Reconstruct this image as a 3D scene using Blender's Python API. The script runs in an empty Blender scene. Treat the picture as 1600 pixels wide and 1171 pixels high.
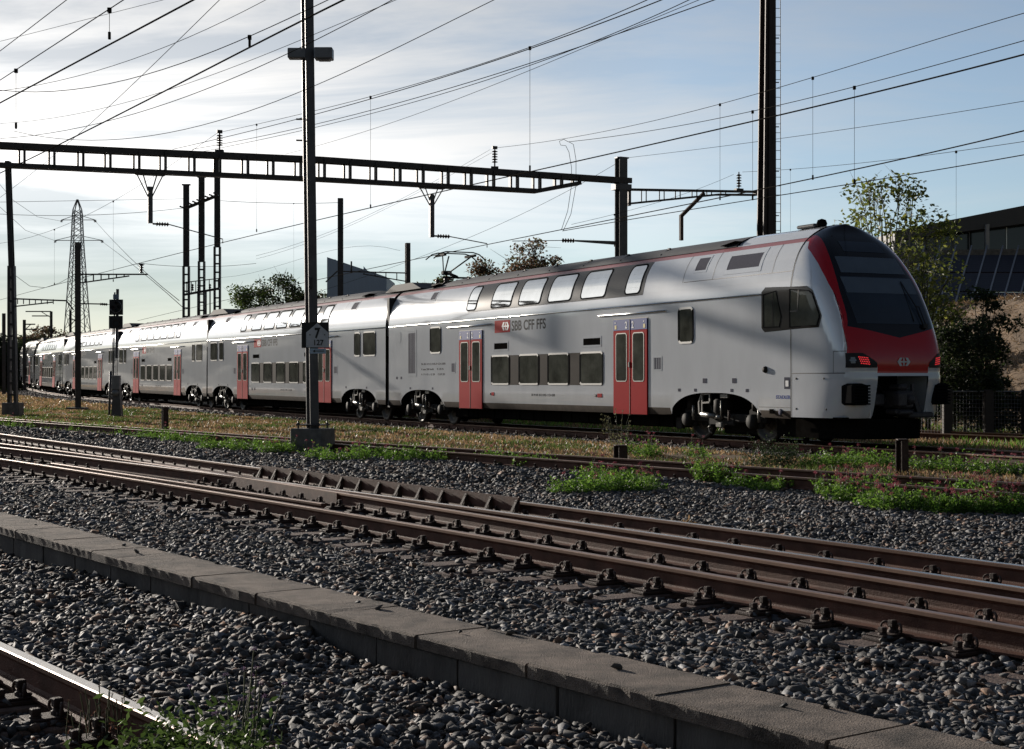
import bpy, math, random
import numpy as np
from mathutils import Vector, Matrix

# ------------------------------------------------------------------ camera, sky, sun, exposure
SC = bpy.context.scene
COL = SC.collection
R = math.radians
FPX = 2400.0                      # focal length in photo pixels (photo 1600 wide)
HOR = 587.0                       # horizon row
CAMZ = 1.6
cam_d = bpy.data.cameras.new('camera')
cam = bpy.data.objects.new('camera', cam_d); COL.objects.link(cam)
cam.location = (0, 0, CAMZ); cam.rotation_euler = (R(90), 0, 0)
cam_d.sensor_width = 36.0; cam_d.lens = 36.0 * FPX / 1600.0
cam_d.shift_y = (HOR - 585.5) / 1600.0
cam_d.clip_start = 0.1; cam_d.clip_end = 6000
SC.camera = cam
SUN_AZ, SUN_EL = -35.5, 11.5      # degrees, azimuth left of straight ahead
SKY_STRENGTH = 0.112
world = bpy.data.worlds.new("World"); SC.world = world; world.use_nodes = True
def build_world():
    nt = world.node_tree; nt.nodes.clear(); N = nt.nodes.new; L = nt.links.new
    out = N('ShaderNodeOutputWorld'); bg = N('ShaderNodeBackground'); L(bg.outputs[0], out.inputs[0])
    sky = N('ShaderNodeTexSky'); sky.sky_type = 'NISHITA'; sky.sun_disc = False
    sky.sun_elevation = R(SUN_EL); sky.sun_rotation = R(SUN_AZ); sky.altitude = 300
    sky.air_density = 0.9; sky.dust_density = 0.15; sky.ozone_density = 1.7
    bg.inputs[1].default_value = SKY_STRENGTH
    tc = N('ShaderNodeTexCoord'); sep = N('ShaderNodeSeparateXYZ'); L(tc.outputs['Generated'], sep.inputs[0])
    # project the view direction on a high flat layer so clouds shrink and stretch towards the horizon
    z = N('ShaderNodeMath'); z.operation = 'MAXIMUM'; z.inputs[1].default_value = 0.0; L(sep.outputs[2], z.inputs[0])
    za = N('ShaderNodeMath'); za.operation = 'ADD'; za.inputs[1].default_value = 0.11; L(z.outputs[0], za.inputs[0])
    dx = N('ShaderNodeMath'); dx.operation = 'DIVIDE'; L(sep.outputs[0], dx.inputs[0]); L(za.outputs[0], dx.inputs[1])
    dy = N('ShaderNodeMath'); dy.operation = 'DIVIDE'; L(sep.outputs[1], dy.inputs[0]); L(za.outputs[0], dy.inputs[1])
    cmb = N('ShaderNodeCombineXYZ'); L(dx.outputs[0], cmb.inputs[0]); L(dy.outputs[0], cmb.inputs[1])
    mp = N('ShaderNodeMapping'); mp.inputs['Scale'].default_value = (0.42, 0.8, 1); mp.inputs['Location'].default_value = (3.1, 1.7, 0.4)
    mp.inputs['Rotation'].default_value = (0, 0, R(-14)); L(cmb.outputs[0], mp.inputs[0])
    n1 = N('ShaderNodeTexNoise'); n1.inputs['Scale'].default_value = 1.0; n1.inputs['Detail'].default_value = 9; n1.inputs['Roughness'].default_value = 0.6
    n1.inputs['Distortion'].default_value = 0.5; L(mp.outputs[0], n1.inputs['Vector'])
    rp = N('ShaderNodeValToRGB'); rp.color_ramp.elements[0].position = 0.42; rp.color_ramp.elements[1].position = 0.62
    rp.color_ramp.elements[0].color = (0.02, 0.02, 0.02, 1); rp.color_ramp.elements[1].color = (1, 1, 1, 1); L(n1.outputs['Fac'], rp.inputs[0])
    # clouds thicken round the sun: thin veil where the view direction nears it
    sd = Vector((math.sin(R(SUN_AZ)) * math.cos(R(SUN_EL)), math.cos(R(SUN_AZ)) * math.cos(R(SUN_EL)), math.sin(R(SUN_EL))))
    dt = N('ShaderNodeVectorMath'); dt.operation = 'DOT_PRODUCT'; dt.inputs[1].default_value = sd; L(tc.outputs['Generated'], dt.inputs[0])
    mr = N('ShaderNodeMapRange'); mr.inputs['From Min'].default_value = 0.62; mr.inputs['From Max'].default_value = 0.94
    mr.inputs['To Min'].default_value = 0.0; mr.inputs['To Max'].default_value = 1.0; mr.interpolation_type = 'SMOOTHSTEP'; L(dt.outputs['Value'], mr.inputs[0])
    # cloud colour: the sky's own brightness, greyer and lighter
    bw = N('ShaderNodeRGBToBW'); L(sky.outputs[0], bw.inputs[0])
    cc = N('ShaderNodeMix'); cc.data_type = 'RGBA'; cc.blend_type = 'MULTIPLY'; cc.inputs[0].default_value = 1.0
    L(bw.outputs[0], cc.inputs[6]); cc.inputs[7].default_value = (1.0, 0.985, 0.965, 1)
    gain = N('ShaderNodeMath'); gain.operation = 'MULTIPLY_ADD'; gain.inputs[1].default_value = 0.45; gain.inputs[2].default_value = 1.15; L(mr.outputs[0], gain.inputs[0])
    cg = N('ShaderNodeVectorMath'); cg.operation = 'SCALE'; L(cc.outputs[2], cg.inputs[0]); L(gain.outputs[0], cg.inputs['Scale'])
    veil = N('ShaderNodeMath'); veil.operation = 'MULTIPLY_ADD'; veil.inputs[1].default_value = 0.6; veil.inputs[2].default_value = 0.4; L(mr.outputs[0], veil.inputs[0])
    fac0 = N('ShaderNodeMath'); fac0.operation = 'MULTIPLY'; fac0.use_clamp = True
    thick = N('ShaderNodeMath'); thick.operation = 'MULTIPLY_ADD'; thick.use_clamp = True; thick.inputs[1].default_value = 0.45; L(mr.outputs[0], thick.inputs[0]); L(rp.outputs[0], thick.inputs[2])
    L(thick.outputs[0], fac0.inputs[0]); L(veil.outputs[0], fac0.inputs[1])
    # the cloud sheet ends in a clear strip above the horizon
    hz = N('ShaderNodeMapRange'); hz.interpolation_type = 'SMOOTHSTEP'; hz.inputs['From Min'].default_value = 0.05; hz.inputs['From Max'].default_value = 0.145; hz.inputs['To Min'].default_value = 0.08; L(sep.outputs[2], hz.inputs[0])
    fac = N('ShaderNodeMath'); fac.operation = 'MULTIPLY'; fac.use_clamp = True; L(fac0.outputs[0], fac.inputs[0]); L(hz.outputs[0], fac.inputs[1])
    dsk = N('ShaderNodeHueSaturation'); dsk.inputs['Saturation'].default_value = 0.72; dsk.inputs['Value'].default_value = 0.86; L(sky.outputs[0], dsk.inputs['Color'])
    gl = N('ShaderNodeMapRange'); gl.inputs['From Min'].default_value = 0.76; gl.inputs['From Max'].default_value = 0.985; gl.inputs['To Min'].default_value = 1.0; gl.inputs['To Max'].default_value = 0.40; L(dt.outputs['Value'], gl.inputs[0])
    tn = N('ShaderNodeMix'); tn.data_type = 'RGBA'; tn.blend_type = 'MULTIPLY'; tn.inputs[0].default_value = 1.0; L(dsk.outputs[0], tn.inputs[6]); tn.inputs[7].default_value = (0.93, 0.985, 1.06, 1)
    ts = N('ShaderNodeVectorMath'); ts.operation = 'SCALE'; L(tn.outputs[2], ts.inputs[0]); L(gl.outputs[0], ts.inputs['Scale'])
    mx = N('ShaderNodeMix'); mx.data_type = 'RGBA'; L(fac.outputs[0], mx.inputs[0]); L(ts.outputs[0], mx.inputs[6]); L(cg.outputs[0], mx.inputs[7])
    # added dimming of the unseen sky opposite the sun, to darken the train nose
    dk = N('ShaderNodeMapRange'); dk.inputs['From Min'].default_value = -0.1; dk.inputs['From Max'].default_value = 0.62; dk.inputs['To Min'].default_value = 0.28; dk.inputs['To Max'].default_value = 1.0
    dk.interpolation_type = 'SMOOTHSTEP'; L(dt.outputs['Value'], dk.inputs[0])
    fin = N('ShaderNodeVectorMath'); fin.operation = 'SCALE'; L(mx.outputs[2], fin.inputs[0]); L(dk.outputs[0], fin.inputs['Scale']); L(fin.outputs[0], bg.inputs[0])
build_world()
sun_d = bpy.data.lights.new('sun', 'SUN'); sun_d.energy = 4.3; sun_d.angle = R(0.6); sun_d.color = (1.0, 0.91, 0.80)
sun = bpy.data.objects.new('sun', sun_d); COL.objects.link(sun)
sun.rotation_euler = Vector((-math.sin(R(SUN_AZ)) * math.cos(R(SUN_EL)), -math.cos(R(SUN_AZ)) * math.cos(R(SUN_EL)), -math.sin(R(SUN_EL)))).to_track_quat('-Z', 'Y').to_euler()
SC.view_settings.view_transform = 'Standard'; SC.view_settings.look = 'None'
SC.view_settings.exposure = 0.30; SC.view_settings.gamma = 1.0
SC.cycles.max_bounces = 5; SC.cycles.diffuse_bounces = 2; SC.cycles.glossy_bounces = 3; SC.cycles.transmission_bounces = 2
SC.cycles.use_denoising = True; SC.cycles.sample_clamp_indirect = 4.0
rnd = random.Random(7); rng = np.random.default_rng(11)

# ------------------------------------------------------------------ small helpers
def at(x, y, z):
    """ground-style point: what height z shows at photo pixel (x, y)"""
    Y = (z - CAMZ) * FPX / (HOR - y); return Vector(((x - 800) * Y / FPX, Y, z))
def ad(x, y, Y):
    """point at depth Y"""
    return Vector(((x - 800) * Y / FPX, Y, CAMZ + (HOR - y) * Y / FPX))

def mat(name, col, rough=0.6, metal=0.0, var=0.12, scale=6.0, bump=0.0, bscale=40.0, spec=0.5, coat=0.0, col2=None, stretch=None, emit=None):
    m = bpy.data.materials.new(name); m.use_nodes = True; nt = m.node_tree; N = nt.nodes.new; L = nt.links.new
    b = nt.nodes['Principled BSDF']; b.inputs['Roughness'].default_value = rough; b.inputs['Metallic'].default_value = metal
    b.inputs['Specular IOR Level'].default_value = spec; b.inputs['Coat Weight'].default_value = coat; b.inputs['Coat Roughness'].default_value = 0.05
    tc = N('ShaderNodeTexCoord'); src = tc.outputs['Object']
    if stretch:
        mp = N('ShaderNodeMapping'); mp.inputs['Scale'].default_value = stretch; L(src, mp.inputs[0]); src = mp.outputs[0]
    n = N('ShaderNodeTexNoise'); n.inputs['Scale'].default_value = scale; n.inputs['Detail'].default_value = 6; n.inputs['Roughness'].default_value = 0.62; L(src, n.inputs['Vector'])
    r = N('ShaderNodeValToRGB'); c2 = col2 or col
    lo = [max(0, c * (1 - var)) for c in col] + [1]; hi = [min(1, c * (1 + var)) for c in c2] + [1]
    r.color_ramp.elements[0].position = 0.3; r.color_ramp.elements[1].position = 0.7
    r.color_ramp.elements[0].color = lo; r.color_ramp.elements[1].color = hi
    L(n.outputs['Fac'], r.inputs[0]); L(r.outputs[0], b.inputs['Base Color'])
    if bump:
        n2 = N('ShaderNodeTexNoise'); n2.inputs['Scale'].default_value = bscale; n2.inputs['Detail'].default_value = 5; L(src, n2.inputs['Vector'])
        bp = N('ShaderNodeBump'); bp.inputs['Strength'].default_value = bump; bp.inputs['Distance'].default_value = 0.02; L(n2.outputs['Fac'], bp.inputs['Height']); L(bp.outputs[0], b.inputs['Normal'])
    if emit:
        b.inputs['Emission Color'].default_value = (*emit[0], 1); b.inputs['Emission Strength'].default_value = emit[1]
    return m

def vcol_mat(name, rough=0.8, spec=0.3, transl=0.0, bump=0.0, bscale=60, mul=1.0, var=0.0):
    """material whose base colour is the thing's own per-stone / per-leaf colour (attribute 'tint')"""
    m = bpy.data.materials.new(name); m.use_nodes = True; nt = m.node_tree; N = nt.nodes.new; L = nt.links.new
    b = nt.nodes['Principled BSDF']; b.inputs['Roughness'].default_value = rough; b.inputs['Specular IOR Level'].default_value = spec
    a = N('ShaderNodeAttribute'); a.attribute_name = 'tint'; src = a.outputs['Color']
    if var:
        tc = N('ShaderNodeTexCoord'); n = N('ShaderNodeTexNoise'); n.inputs['Scale'].default_value = bscale; n.inputs['Detail'].default_value = 6; L(tc.outputs['Object'], n.inputs['Vector'])
        mr = N('ShaderNodeMapRange'); mr.inputs['From Min'].default_value = 0.3; mr.inputs['From Max'].default_value = 0.7; mr.inputs['To Min'].default_value = 1 - var; mr.inputs['To Max'].default_value = 1 + var; L(n.outputs['Fac'], mr.inputs[0])
        vm = N('ShaderNodeVectorMath'); vm.operation = 'SCALE'; L(src, vm.inputs[0]); L(mr.outputs[0], vm.inputs['Scale']); src = vm.outputs[0]
        if bump:
            bp = N('ShaderNodeBump'); bp.inputs['Strength'].default_value = bump; bp.inputs['Distance'].default_value = 0.01; L(n.outputs['Fac'], bp.inputs['Height']); L(bp.outputs[0], b.inputs['Normal'])
    L(src, b.inputs['Base Color'])
    if transl:
        out = nt.nodes['Material Output']; t = N('ShaderNodeBsdfTranslucent'); L(src, t.inputs[0]); mx = N('ShaderNodeMixShader'); mx.inputs[0].default_value = transl
        L(b.outputs[0], mx.inputs[1]); L(t.outputs[0], mx.inputs[2]); L(mx.outputs[0], out.inputs[0])
    return m

def tag(o, label=None, cat=None, group=None, kind=None):
    if label: o['label'] = label
    if cat: o['category'] = cat
    if group: o['group'] = group
    if kind: o['kind'] = kind
    return o
def empty(name, loc=(0, 0, 0), rz=0.0):
    o = bpy.data.objects.new(name, None); COL.objects.link(o); o.location = loc; o.rotation_euler = (0, 0, rz); o.empty_display_size = 0.2; return o

class MB:
    """collects shapes, builds ONE mesh object"""
    def __init__(s): s.v = []; s.f = []; s.m = []; s.sm = []
    def add(s, vs, fs, m=0, smooth=False):
        b = len(s.v); s.v += [tuple(v) for v in vs]; s.f += [tuple(i + b for i in f) for f in fs]; s.m += [m] * len(fs); s.sm += [smooth] * len(fs); return s
    def box(s, a, b, m=0):
        x0, y0, z0 = a; x1, y1, z1 = b
        return s.add([(x0, y0, z0), (x1, y0, z0), (x1, y1, z0), (x0, y1, z0), (x0, y0, z1), (x1, y0, z1), (x1, y1, z1), (x0, y1, z1)],
                     [(0, 3, 2, 1), (4, 5, 6, 7), (0, 1, 5, 4), (1, 2, 6, 5), (2, 3, 7, 6), (3, 0, 4, 7)], m)
    def bbox(s, a, b, r=0.01, m=0):
        """box with chamfered edges"""
        x0, y0, z0 = a; x1, y1, z1 = b; vs = []; idx = {}
        for ix, (xa, xb) in enumerate(((x0, x0 + r), (x1, x1 - r))):
            for iy, (ya, yb) in enumerate(((y0, y0 + r), (y1, y1 - r))):
                for iz, (zz, zb) in enumerate(((z0, z0 + r), (z1, z1 - r))):
                    idx[ix, iy, iz] = len(vs); vs += [(xa, yb, zb), (xb, ya, zb), (xb, yb, zz)]
        fs = []
        I = lambda k, a: idx[k] + a
        fs += [tuple(I(k, 0) for k in [(0, 0, 0), (0, 0, 1), (0, 1, 1), (0, 1, 0)]), tuple(I(k, 0) for k in [(1, 0, 0), (1, 1, 0), (1, 1, 1), (1, 0, 1)])]
        fs += [tuple(I(k, 1) for k in [(0, 0, 0), (1, 0, 0), (1, 0, 1), (0, 0, 1)]), tuple(I(k, 1) for k in [(0, 1, 0), (0, 1, 1), (1, 1, 1), (1, 1, 0)])]
        fs += [tuple(I(k, 2) for k in [(0, 0, 0), (0, 1, 0), (1, 1, 0), (1, 0, 0)]), tuple(I(k, 2) for k in [(0, 0, 1), (1, 0, 1), (1, 1, 1), (0, 1, 1)])]
        for k in idx: fs.append((I(k, 0), I(k, 1), I(k, 2)))
        for i in (0, 1):
            for j in (0, 1):
                fs.append((I((0, i, j), 1), I((1, i, j), 1), I((1, i, j), 2), I((0, i, j), 2)))
                fs.append((I((i, 0, j), 0), I((i, 1, j), 0), I((i, 1, j), 2), I((i, 0, j), 2)))
                fs.append((I((i, j, 0), 0), I((i, j, 1), 0), I((i, j, 1), 1), I((i, j, 0), 1)))
        return s.add(vs, fs, m)
    def bar(s, p, q, w, h=None, m=0, up=(0, 0, 1), w2=None, h2=None):
        """rectangular bar from p to q, w across, h along 'up'"""
        p = Vector(p); q = Vector(q); h = w if h is None else h; w2 = w if w2 is None else w2; h2 = h if h2 is None else h2
        d = (q - p).normalized(); u = Vector(up)
        if abs(d.dot(u)) > 0.98: u = Vector((0, 1, 0)) if abs(d.y) < 0.9 else Vector((1, 0, 0))
        a = d.cross(u).normalized(); b = a.cross(d).normalized()
        vs = [p - a * w / 2 - b * h / 2, p + a * w / 2 - b * h / 2, p + a * w / 2 + b * h / 2, p - a * w / 2 + b * h / 2,
              q - a * w2 / 2 - b * h2 / 2, q + a * w2 / 2 - b * h2 / 2, q + a * w2 / 2 + b * h2 / 2, q - a * w2 / 2 + b * h2 / 2]
        return s.add(vs, [(0, 1, 2, 3), (7, 6, 5, 4), (0, 4, 5, 1), (1, 5, 6, 2), (2, 6, 7, 3), (3, 7, 4, 0)], m)
    def tube(s, pts, r, n=8, m=0, caps=True, smooth=True):
        pts = [Vector(p) for p in pts]; k = len(pts); rr = r if isinstance(r, (list, tuple)) else [r] * k; vs = []
        u = None
        for i, p in enumerate(pts):
            d = (pts[min(i + 1, k - 1)] - pts[max(i - 1, 0)]).normalized()
            if u is None: u = d.cross(Vector((0, 0, 1)) if abs(d.z) < 0.9 else Vector((1, 0, 0))).normalized()
            else: u = (u - d * u.dot(d)).normalized()
            w = d.cross(u)
            for j in range(n):
                a = 2 * math.pi * j / n; vs.append(p + (u * math.cos(a) + w * math.sin(a)) * rr[i])
        fs = [(i * n + j, i * n + (j + 1) % n, (i + 1) * n + (j + 1) % n, (i + 1) * n + j) for i in range(k - 1) for j in range(n)]
        s.add(vs, fs, m, smooth)
        if caps: b = len(s.v) - len(vs); s.f += [tuple(b + j for j in range(n))[::-1], tuple(b + (k - 1) * n + j for j in range(n))]; s.m += [m, m]; s.sm += [False, False]
        return s
    def lathe(s, c, prof, axis='z', n=14, m=0, smooth=True):
        c = Vector(c); vs = []
        ax = {'z': (Vector((1, 0, 0)), Vector((0, 1, 0)), Vector((0, 0, 1))), 'y': (Vector((1, 0, 0)), Vector((0, 0, 1)), Vector((0, 1, 0))), 'x': (Vector((0, 1, 0)), Vector((0, 0, 1)), Vector((1, 0, 0)))}[axis] if isinstance(axis, str) else axis
        for r, z in prof:
            for j in range(n):
                a = 2 * math.pi * j / n; vs.append(c + ax[0] * r * math.cos(a) + ax[1] * r * math.sin(a) + ax[2] * z)
        k = len(prof)
        return s.add(vs, [(i * n + j, i * n + (j + 1) % n, (i + 1) * n + (j + 1) % n, (i + 1) * n + j) for i in range(k - 1) for j in range(n)], m, smooth)
    def grid(s, rows, m=0, smooth=True, mfun=None, skip=None):
        k = len(rows); n = len(rows[0]); vs = [p for r in rows for p in r]; b = len(s.v); s.v += [tuple(v) for v in vs]
        for i in range(k - 1):
            for j in range(n - 1):
                if skip and skip(i, j): continue
                s.f.append((b + i * n + j, b + i * n + j + 1, b + (i + 1) * n + j + 1, b + (i + 1) * n + j)); s.m.append(mfun(i, j) if mfun else m); s.sm.append(smooth)
        return s
    def prism(s, poly, z0, z1, fr=None, m=0):
        """poly in (a, b), extruded along c; fr = (origin, A, B, C)"""
        O, A, B, C_ = fr or (Vector((0, 0, 0)), Vector((1, 0, 0)), Vector((0, 1, 0)), Vector((0, 0, 1))); n = len(poly)
        vs = [O + A * a + B * b + C_ * z0 for a, b in poly] + [O + A * a + B * b + C_ * z1 for a, b in poly]
        return s.add(vs, [tuple(range(n))[::-1], tuple(range(n, 2 * n))] + [(i, (i + 1) % n, n + (i + 1) % n, n + i) for i in range(n)], m)
    def build(s, name, mats, parent=None, loc=None):
        me = bpy.data.meshes.new(name); me.from_pydata(s.v, [], s.f)
        for mm in (mats if isinstance(mats, (list, tuple)) else [mats]): me.materials.append(mm)
        me.polygons.foreach_set('material_index', s.m); me.polygons.foreach_set('use_smooth', s.sm); me.update()
        o = bpy.data.objects.new(name, me); COL.objects.link(o)
        if parent is not None: o.parent = parent
        if loc is not None: o.location = loc
        return o
def np_mesh(name, V, F, cols=None, mt=None, parent=None, nv=3, smooth=False):
    """mesh from numpy arrays: V (n,3), F (m,nv), cols (n,3) per vertex"""
    me = bpy.data.meshes.new(name); me.vertices.add(len(V)); me.vertices.foreach_set('co', np.asarray(V, np.float32).ravel())
    me.loops.add(F.size); me.loops.foreach_set('vertex_index', F.astype(np.int32).ravel()); me.polygons.add(len(F))
    me.polygons.foreach_set('loop_start', np.arange(0, F.size, nv, dtype=np.int32)); me.polygons.foreach_set('loop_total', np.full(len(F), nv, np.int32))
    me.update(calc_edges=True)
    if smooth: me.polygons.foreach_set('use_smooth', np.ones(len(F), bool))
    if cols is not None:
        a = me.color_attributes.new('tint', 'FLOAT_COLOR', 'POINT'); a.data.foreach_set('color', np.concatenate([cols, np.ones((len(V), 1))], 1).astype(np.float32).ravel())
    if mt: me.materials.append(mt)
    o = bpy.data.objects.new(name, me); COL.objects.link(o)
    if parent is not None: o.parent = parent
    return o
def copy_of(o, parent=None):
    c = o.copy(); COL.objects.link(c)
    if parent is not None: c.parent = parent
    return c
def copy_tree(o, parent=None, skip=()):
    c = copy_of(o, parent)
    for ch in [k for k in list(COL.objects) if k.parent is o]:
        if ch.name.split('.')[0] in skip: continue
        copy_tree(ch, c, skip)
    return c
def text_mesh(body, size, sx=1.0, bold=0.0, extr=0.002):
    cu = bpy.data.curves.new('lettering', 'FONT'); cu.body = body; cu.size = size; cu.offset = bold; cu.extrude = extr; cu.align_x = 'LEFT'; cu.align_y = 'BOTTOM_BASELINE'
    o = bpy.data.objects.new('tmp', cu); COL.objects.link(o); dg = bpy.context.evaluated_depsgraph_get(); dg.update()
    me = bpy.data.meshes.new_from_object(o.evaluated_get(dg)); bpy.data.objects.remove(o); bpy.data.curves.remove(cu)
    vs = [(v.co.x * sx, v.co.y, v.co.z) for v in me.vertices]; fs = [tuple(p.vertices) for p in me.polygons]; bpy.data.meshes.remove(me)
    return vs, fs
def text_on(mb, body, size, O, A, B, Cn, m=0, sx=1.0, bold=0.0, width=None, extr=0.002):
    """lettering on the plane O + a*A + b*B, raised along Cn"""
    vs, fs = text_mesh(body, size, sx, bold, extr)
    w = max(v[0] for v in vs) - min(v[0] for v in vs); k = (width / w) if width else 1
    mb.add([Vector(O) + Vector(A) * v[0] * k + Vector(B) * v[1] + Vector(Cn) * (v[2] + extr) for v in vs], fs, m)

# ------------------------------------------------------------------ materials
M = {}
M['paint'] = mat('silver_white_paint', (0.80, 0.83, 0.87), 0.16, 0.0, 0.05, 1.6, bump=0.025, bscale=1.3, spec=0.6, coat=1.0, stretch=(1, 1, .35))
M['paint'].node_tree.nodes['Principled BSDF'].inputs['Coat IOR'].default_value = 2.0      # high-gloss metallic clear coat
M['dirt_band'] = mat('brown_skirt', (0.085, 0.068, 0.055), 0.7, 0, 0.25, 3, spec=0.05)
M['roof'] = mat('grey_roof', (0.075, 0.075, 0.08), 0.6, 0, 0.15, 2.5)
M['red_paint'] = mat('red_paint', (0.62, 0.010, 0.020), 0.22, 0, 0.04, 2, coat=0.6)
M['stripe'] = mat('stripe_paint', (0.34, 0.10, 0.12), 0.5, 0, 0.05, 2, coat=0.3)
M['door_red'] = mat('door_red', (0.46, 0.016, 0.020), 0.6, 0, 0.05, 2, spec=0.02)
M['blue_strip'] = mat('blue_strip', (0.03, 0.07, 0.30), 0.5, 0, 0.05, 2, spec=0.12)
M['black'] = mat('black_plastic', (0.012, 0.012, 0.015), 0.5, 0, 0.2, 8)
M['cap'] = mat('black_gloss_cap', (0.012, 0.013, 0.018), 0.12, 0, 0.1, 3, coat=0.5)
M['glass'] = mat('dark_glass', (0.085, 0.088, 0.074), 0.05, 0.0, 0.55, 1.6, spec=0.3)
M['skyglass'] = mat('coated_upper_glass', (0.86, 0.88, 0.88), 0.04, 0.95, 0.1, 1.3, spec=0.9)
M['band'] = mat('window_band', (0.06, 0.055, 0.05), 0.16, 0.1, 0.12, 2, spec=0.35)
M['bandlow'] = mat('lower_window_band', (0.055, 0.048, 0.042), 0.7, 0.0, 0.12, 2, spec=0.03)
M['wglass'] = mat('windscreen_glass', (0.035, 0.05, 0.075), 0.05, 0, 0.2, 0.8, spec=0.9)
M['blind'] = mat('sun_blind_behind_glass', (0.13, 0.165, 0.21), 0.12, 0, 0.08, 2, spec=0.8)
M['alu'] = mat('aluminium', (0.5, 0.49, 0.46), 0.3, 0.9, 0.08, 10)
M['white'] = mat('white_sign', (0.78, 0.79, 0.80), 0.5, 0, 0.03, 3)
M['grey_letter'] = mat('dark_grey_lettering', (0.035, 0.038, 0.042), 0.7, 0, 0.05, 3, spec=0.05)
M['grille'] = mat('grey_grille', (0.10, 0.10, 0.13), 0.8, 0.0, 0.1, 20, spec=0.03)
M['under'] = mat('underframe_black', (0.012, 0.011, 0.010), 1.0, 0, 0.3, 5, spec=0.0)
M['bogie'] = mat('bogie_dark', (0.032, 0.03, 0.028), 0.7, 0.0, 0.3, 8, spec=0.08)
M['silver'] = mat('bogie_silver', (0.24, 0.235, 0.22), 0.38, 0.5, 0.15, 12)
M['wheel'] = mat('wheel_steel', (0.06, 0.056, 0.05), 0.5, 0.4, 0.25, 9)
M['rubber'] = mat('bellows_rubber', (0.02, 0.02, 0.022), 0.7, 0, 0.2, 6)
M['lamp'] = mat('lamp_lens', (0.30, 0.34, 0.38), 0.15, 0.3, 0.1, 30)
M['tail'] = mat('tail_light_red', (0.5, 0.02, 0.02), 0.3, emit=((1.0, 0.05, 0.06), 0.55))
M['yellow'] = mat('yellow_sign', (0.62, 0.48, 0.03), 0.5)
M['steel_dark'] = mat('mast_steel', (0.055, 0.050, 0.050), 0.55, 0.25, 0.3, 3, bump=0.15, bscale=30)
M['galv'] = mat('galvanised_steel', (0.22, 0.22, 0.23), 0.5, 0.4, 0.2, 5)
M['mastpaint'] = mat('painted_mast', (0.10, 0.098, 0.105), 0.5, 0.2, 0.25, 3, bump=0.1, bscale=25)
M['concrete'] = mat('concrete', (0.16, 0.15, 0.135), 0.85, 0, 0.35, 5, bump=0.35, bscale=60)
M['wire'] = mat('wire_copper_dark', (0.04, 0.035, 0.03), 0.9, 0.0, 0.1, 3, spec=0.0)
M['insul'] = mat('insulator_brown', (0.05, 0.03, 0.025), 0.35, 0, 0.1, 3)
M['rust'] = mat('rust_steel', (0.055, 0.028, 0.019), 0.75, 0.1, 0.35, 14, bump=0.4, bscale=120, col2=(0.06, 0.036, 0.027))
M['railside'] = mat('rail_rust', (0.100, 0.044, 0.029), 0.7, 0.0, 0.3, 3.5, bump=0.3, bscale=90, col2=(0.135, 0.062, 0.042), spec=0.25)
M['railtop'] = mat('rail_head_polished', (0.58, 0.52, 0.46), 0.27, 1.0, 0.1, 3, bump=0.03, bscale=40)
M['railworn'] = mat('rail_head_worn', (0.27, 0.165, 0.115), 0.42, 0.5, 0.15, 3, bump=0.05, bscale=60)
M['sleeper'] = mat('sleeper_brown', (0.15, 0.10, 0.08), 0.8, 0, 0.35, 7, bump=0.5, bscale=50, stretch=(1, 5, 1))
M['frame'] = mat('window_frame_bright', (0.62, 0.61, 0.58), 0.35, 0.3, 0.05, 10)
M['coupler'] = mat('coupler_iron', (0.075, 0.07, 0.075), 0.55, 0.2, 0.3, 12, bump=0.2)
M['sleeper_sunlit'] = mat('sleeper_brown_sunlit', (0.25, 0.17, 0.135), 0.8, 0, 0.35, 7, bump=0.5, bscale=50, stretch=(1, 5, 1))  # paler copy of the sleeper brown: low sunlight put into the colour
M['seal'] = mat('rubber_seal', (0.010, 0.010, 0.011), 0.9, 0.0, 0.1, 10, spec=0.02)
M['chrome'] = mat('bright_trim', (0.78, 0.78, 0.77), 0.22, 0.9, 0.03, 10)
# ------------------------------------------------------------------ the train (built first: the largest structure)
PH = [.3, 3.35, 3.45, 3.55, 3.7, 3.85, 4.0, 4.12, 4.24, 4.34, 4.42, 4.48, 4.56, 4.66, 4.72, 4.76, 4.78]
PU = [0, 0, .008, .025, .06, .10, .155, .21, .285, .36, .44, .52, .64, .82, 1.0, 1.2, 1.4]
def inset(h): return float(np.interp(h, PH, PU))
HC = [.45, .62, 1.2, 1.53, 1.75, 2.0, 2.26, 2.6, 2.9, 3.25, 3.57, 3.8, 4.03, 4.25, 4.44, 4.6, 4.7, 4.78]
TC = [25.0, 25.05, 25.18, 25.25, 25.27, 25.24, 25.15, 25.0, 24.84, 24.62, 24.4, 24.23, 24.05, 23.86, 23.68, 23.52, 23.44, 23.38]
TS, NN = 22.6, 5.5
def tcen(h): return float(np.interp(h, HC, TC))
def tnose(h, lat):
    W = max(1.4 - inset(h), .02); q = max(0.0, 1 - min(1, abs(lat) / W) ** NN); return TS + (tcen(h) - TS) * q ** (1 / NN)
def latnose(h, t):
    W = max(1.4 - inset(h), .02)
    if t <= TS: return W
    return W * max(0.0, 1 - min(1.0, (t - TS) / (tcen(h) - TS)) ** NN) ** (1 / NN)
def side(t, h): return Vector((t, -(1.4 - inset(h)), h))             # flat car side, near side is -y
def side_cab(t, h): return Vector((t, -latnose(h, t), h))
def front(lat, h): return Vector((tnose(h, lat), lat, h))
def nrm(S, a, b):
    e = 0.01; n = (S(a + e, b) - S(a - e, b)).cross(S(a, b + e) - S(a, b - e)); return n.normalized()

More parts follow.
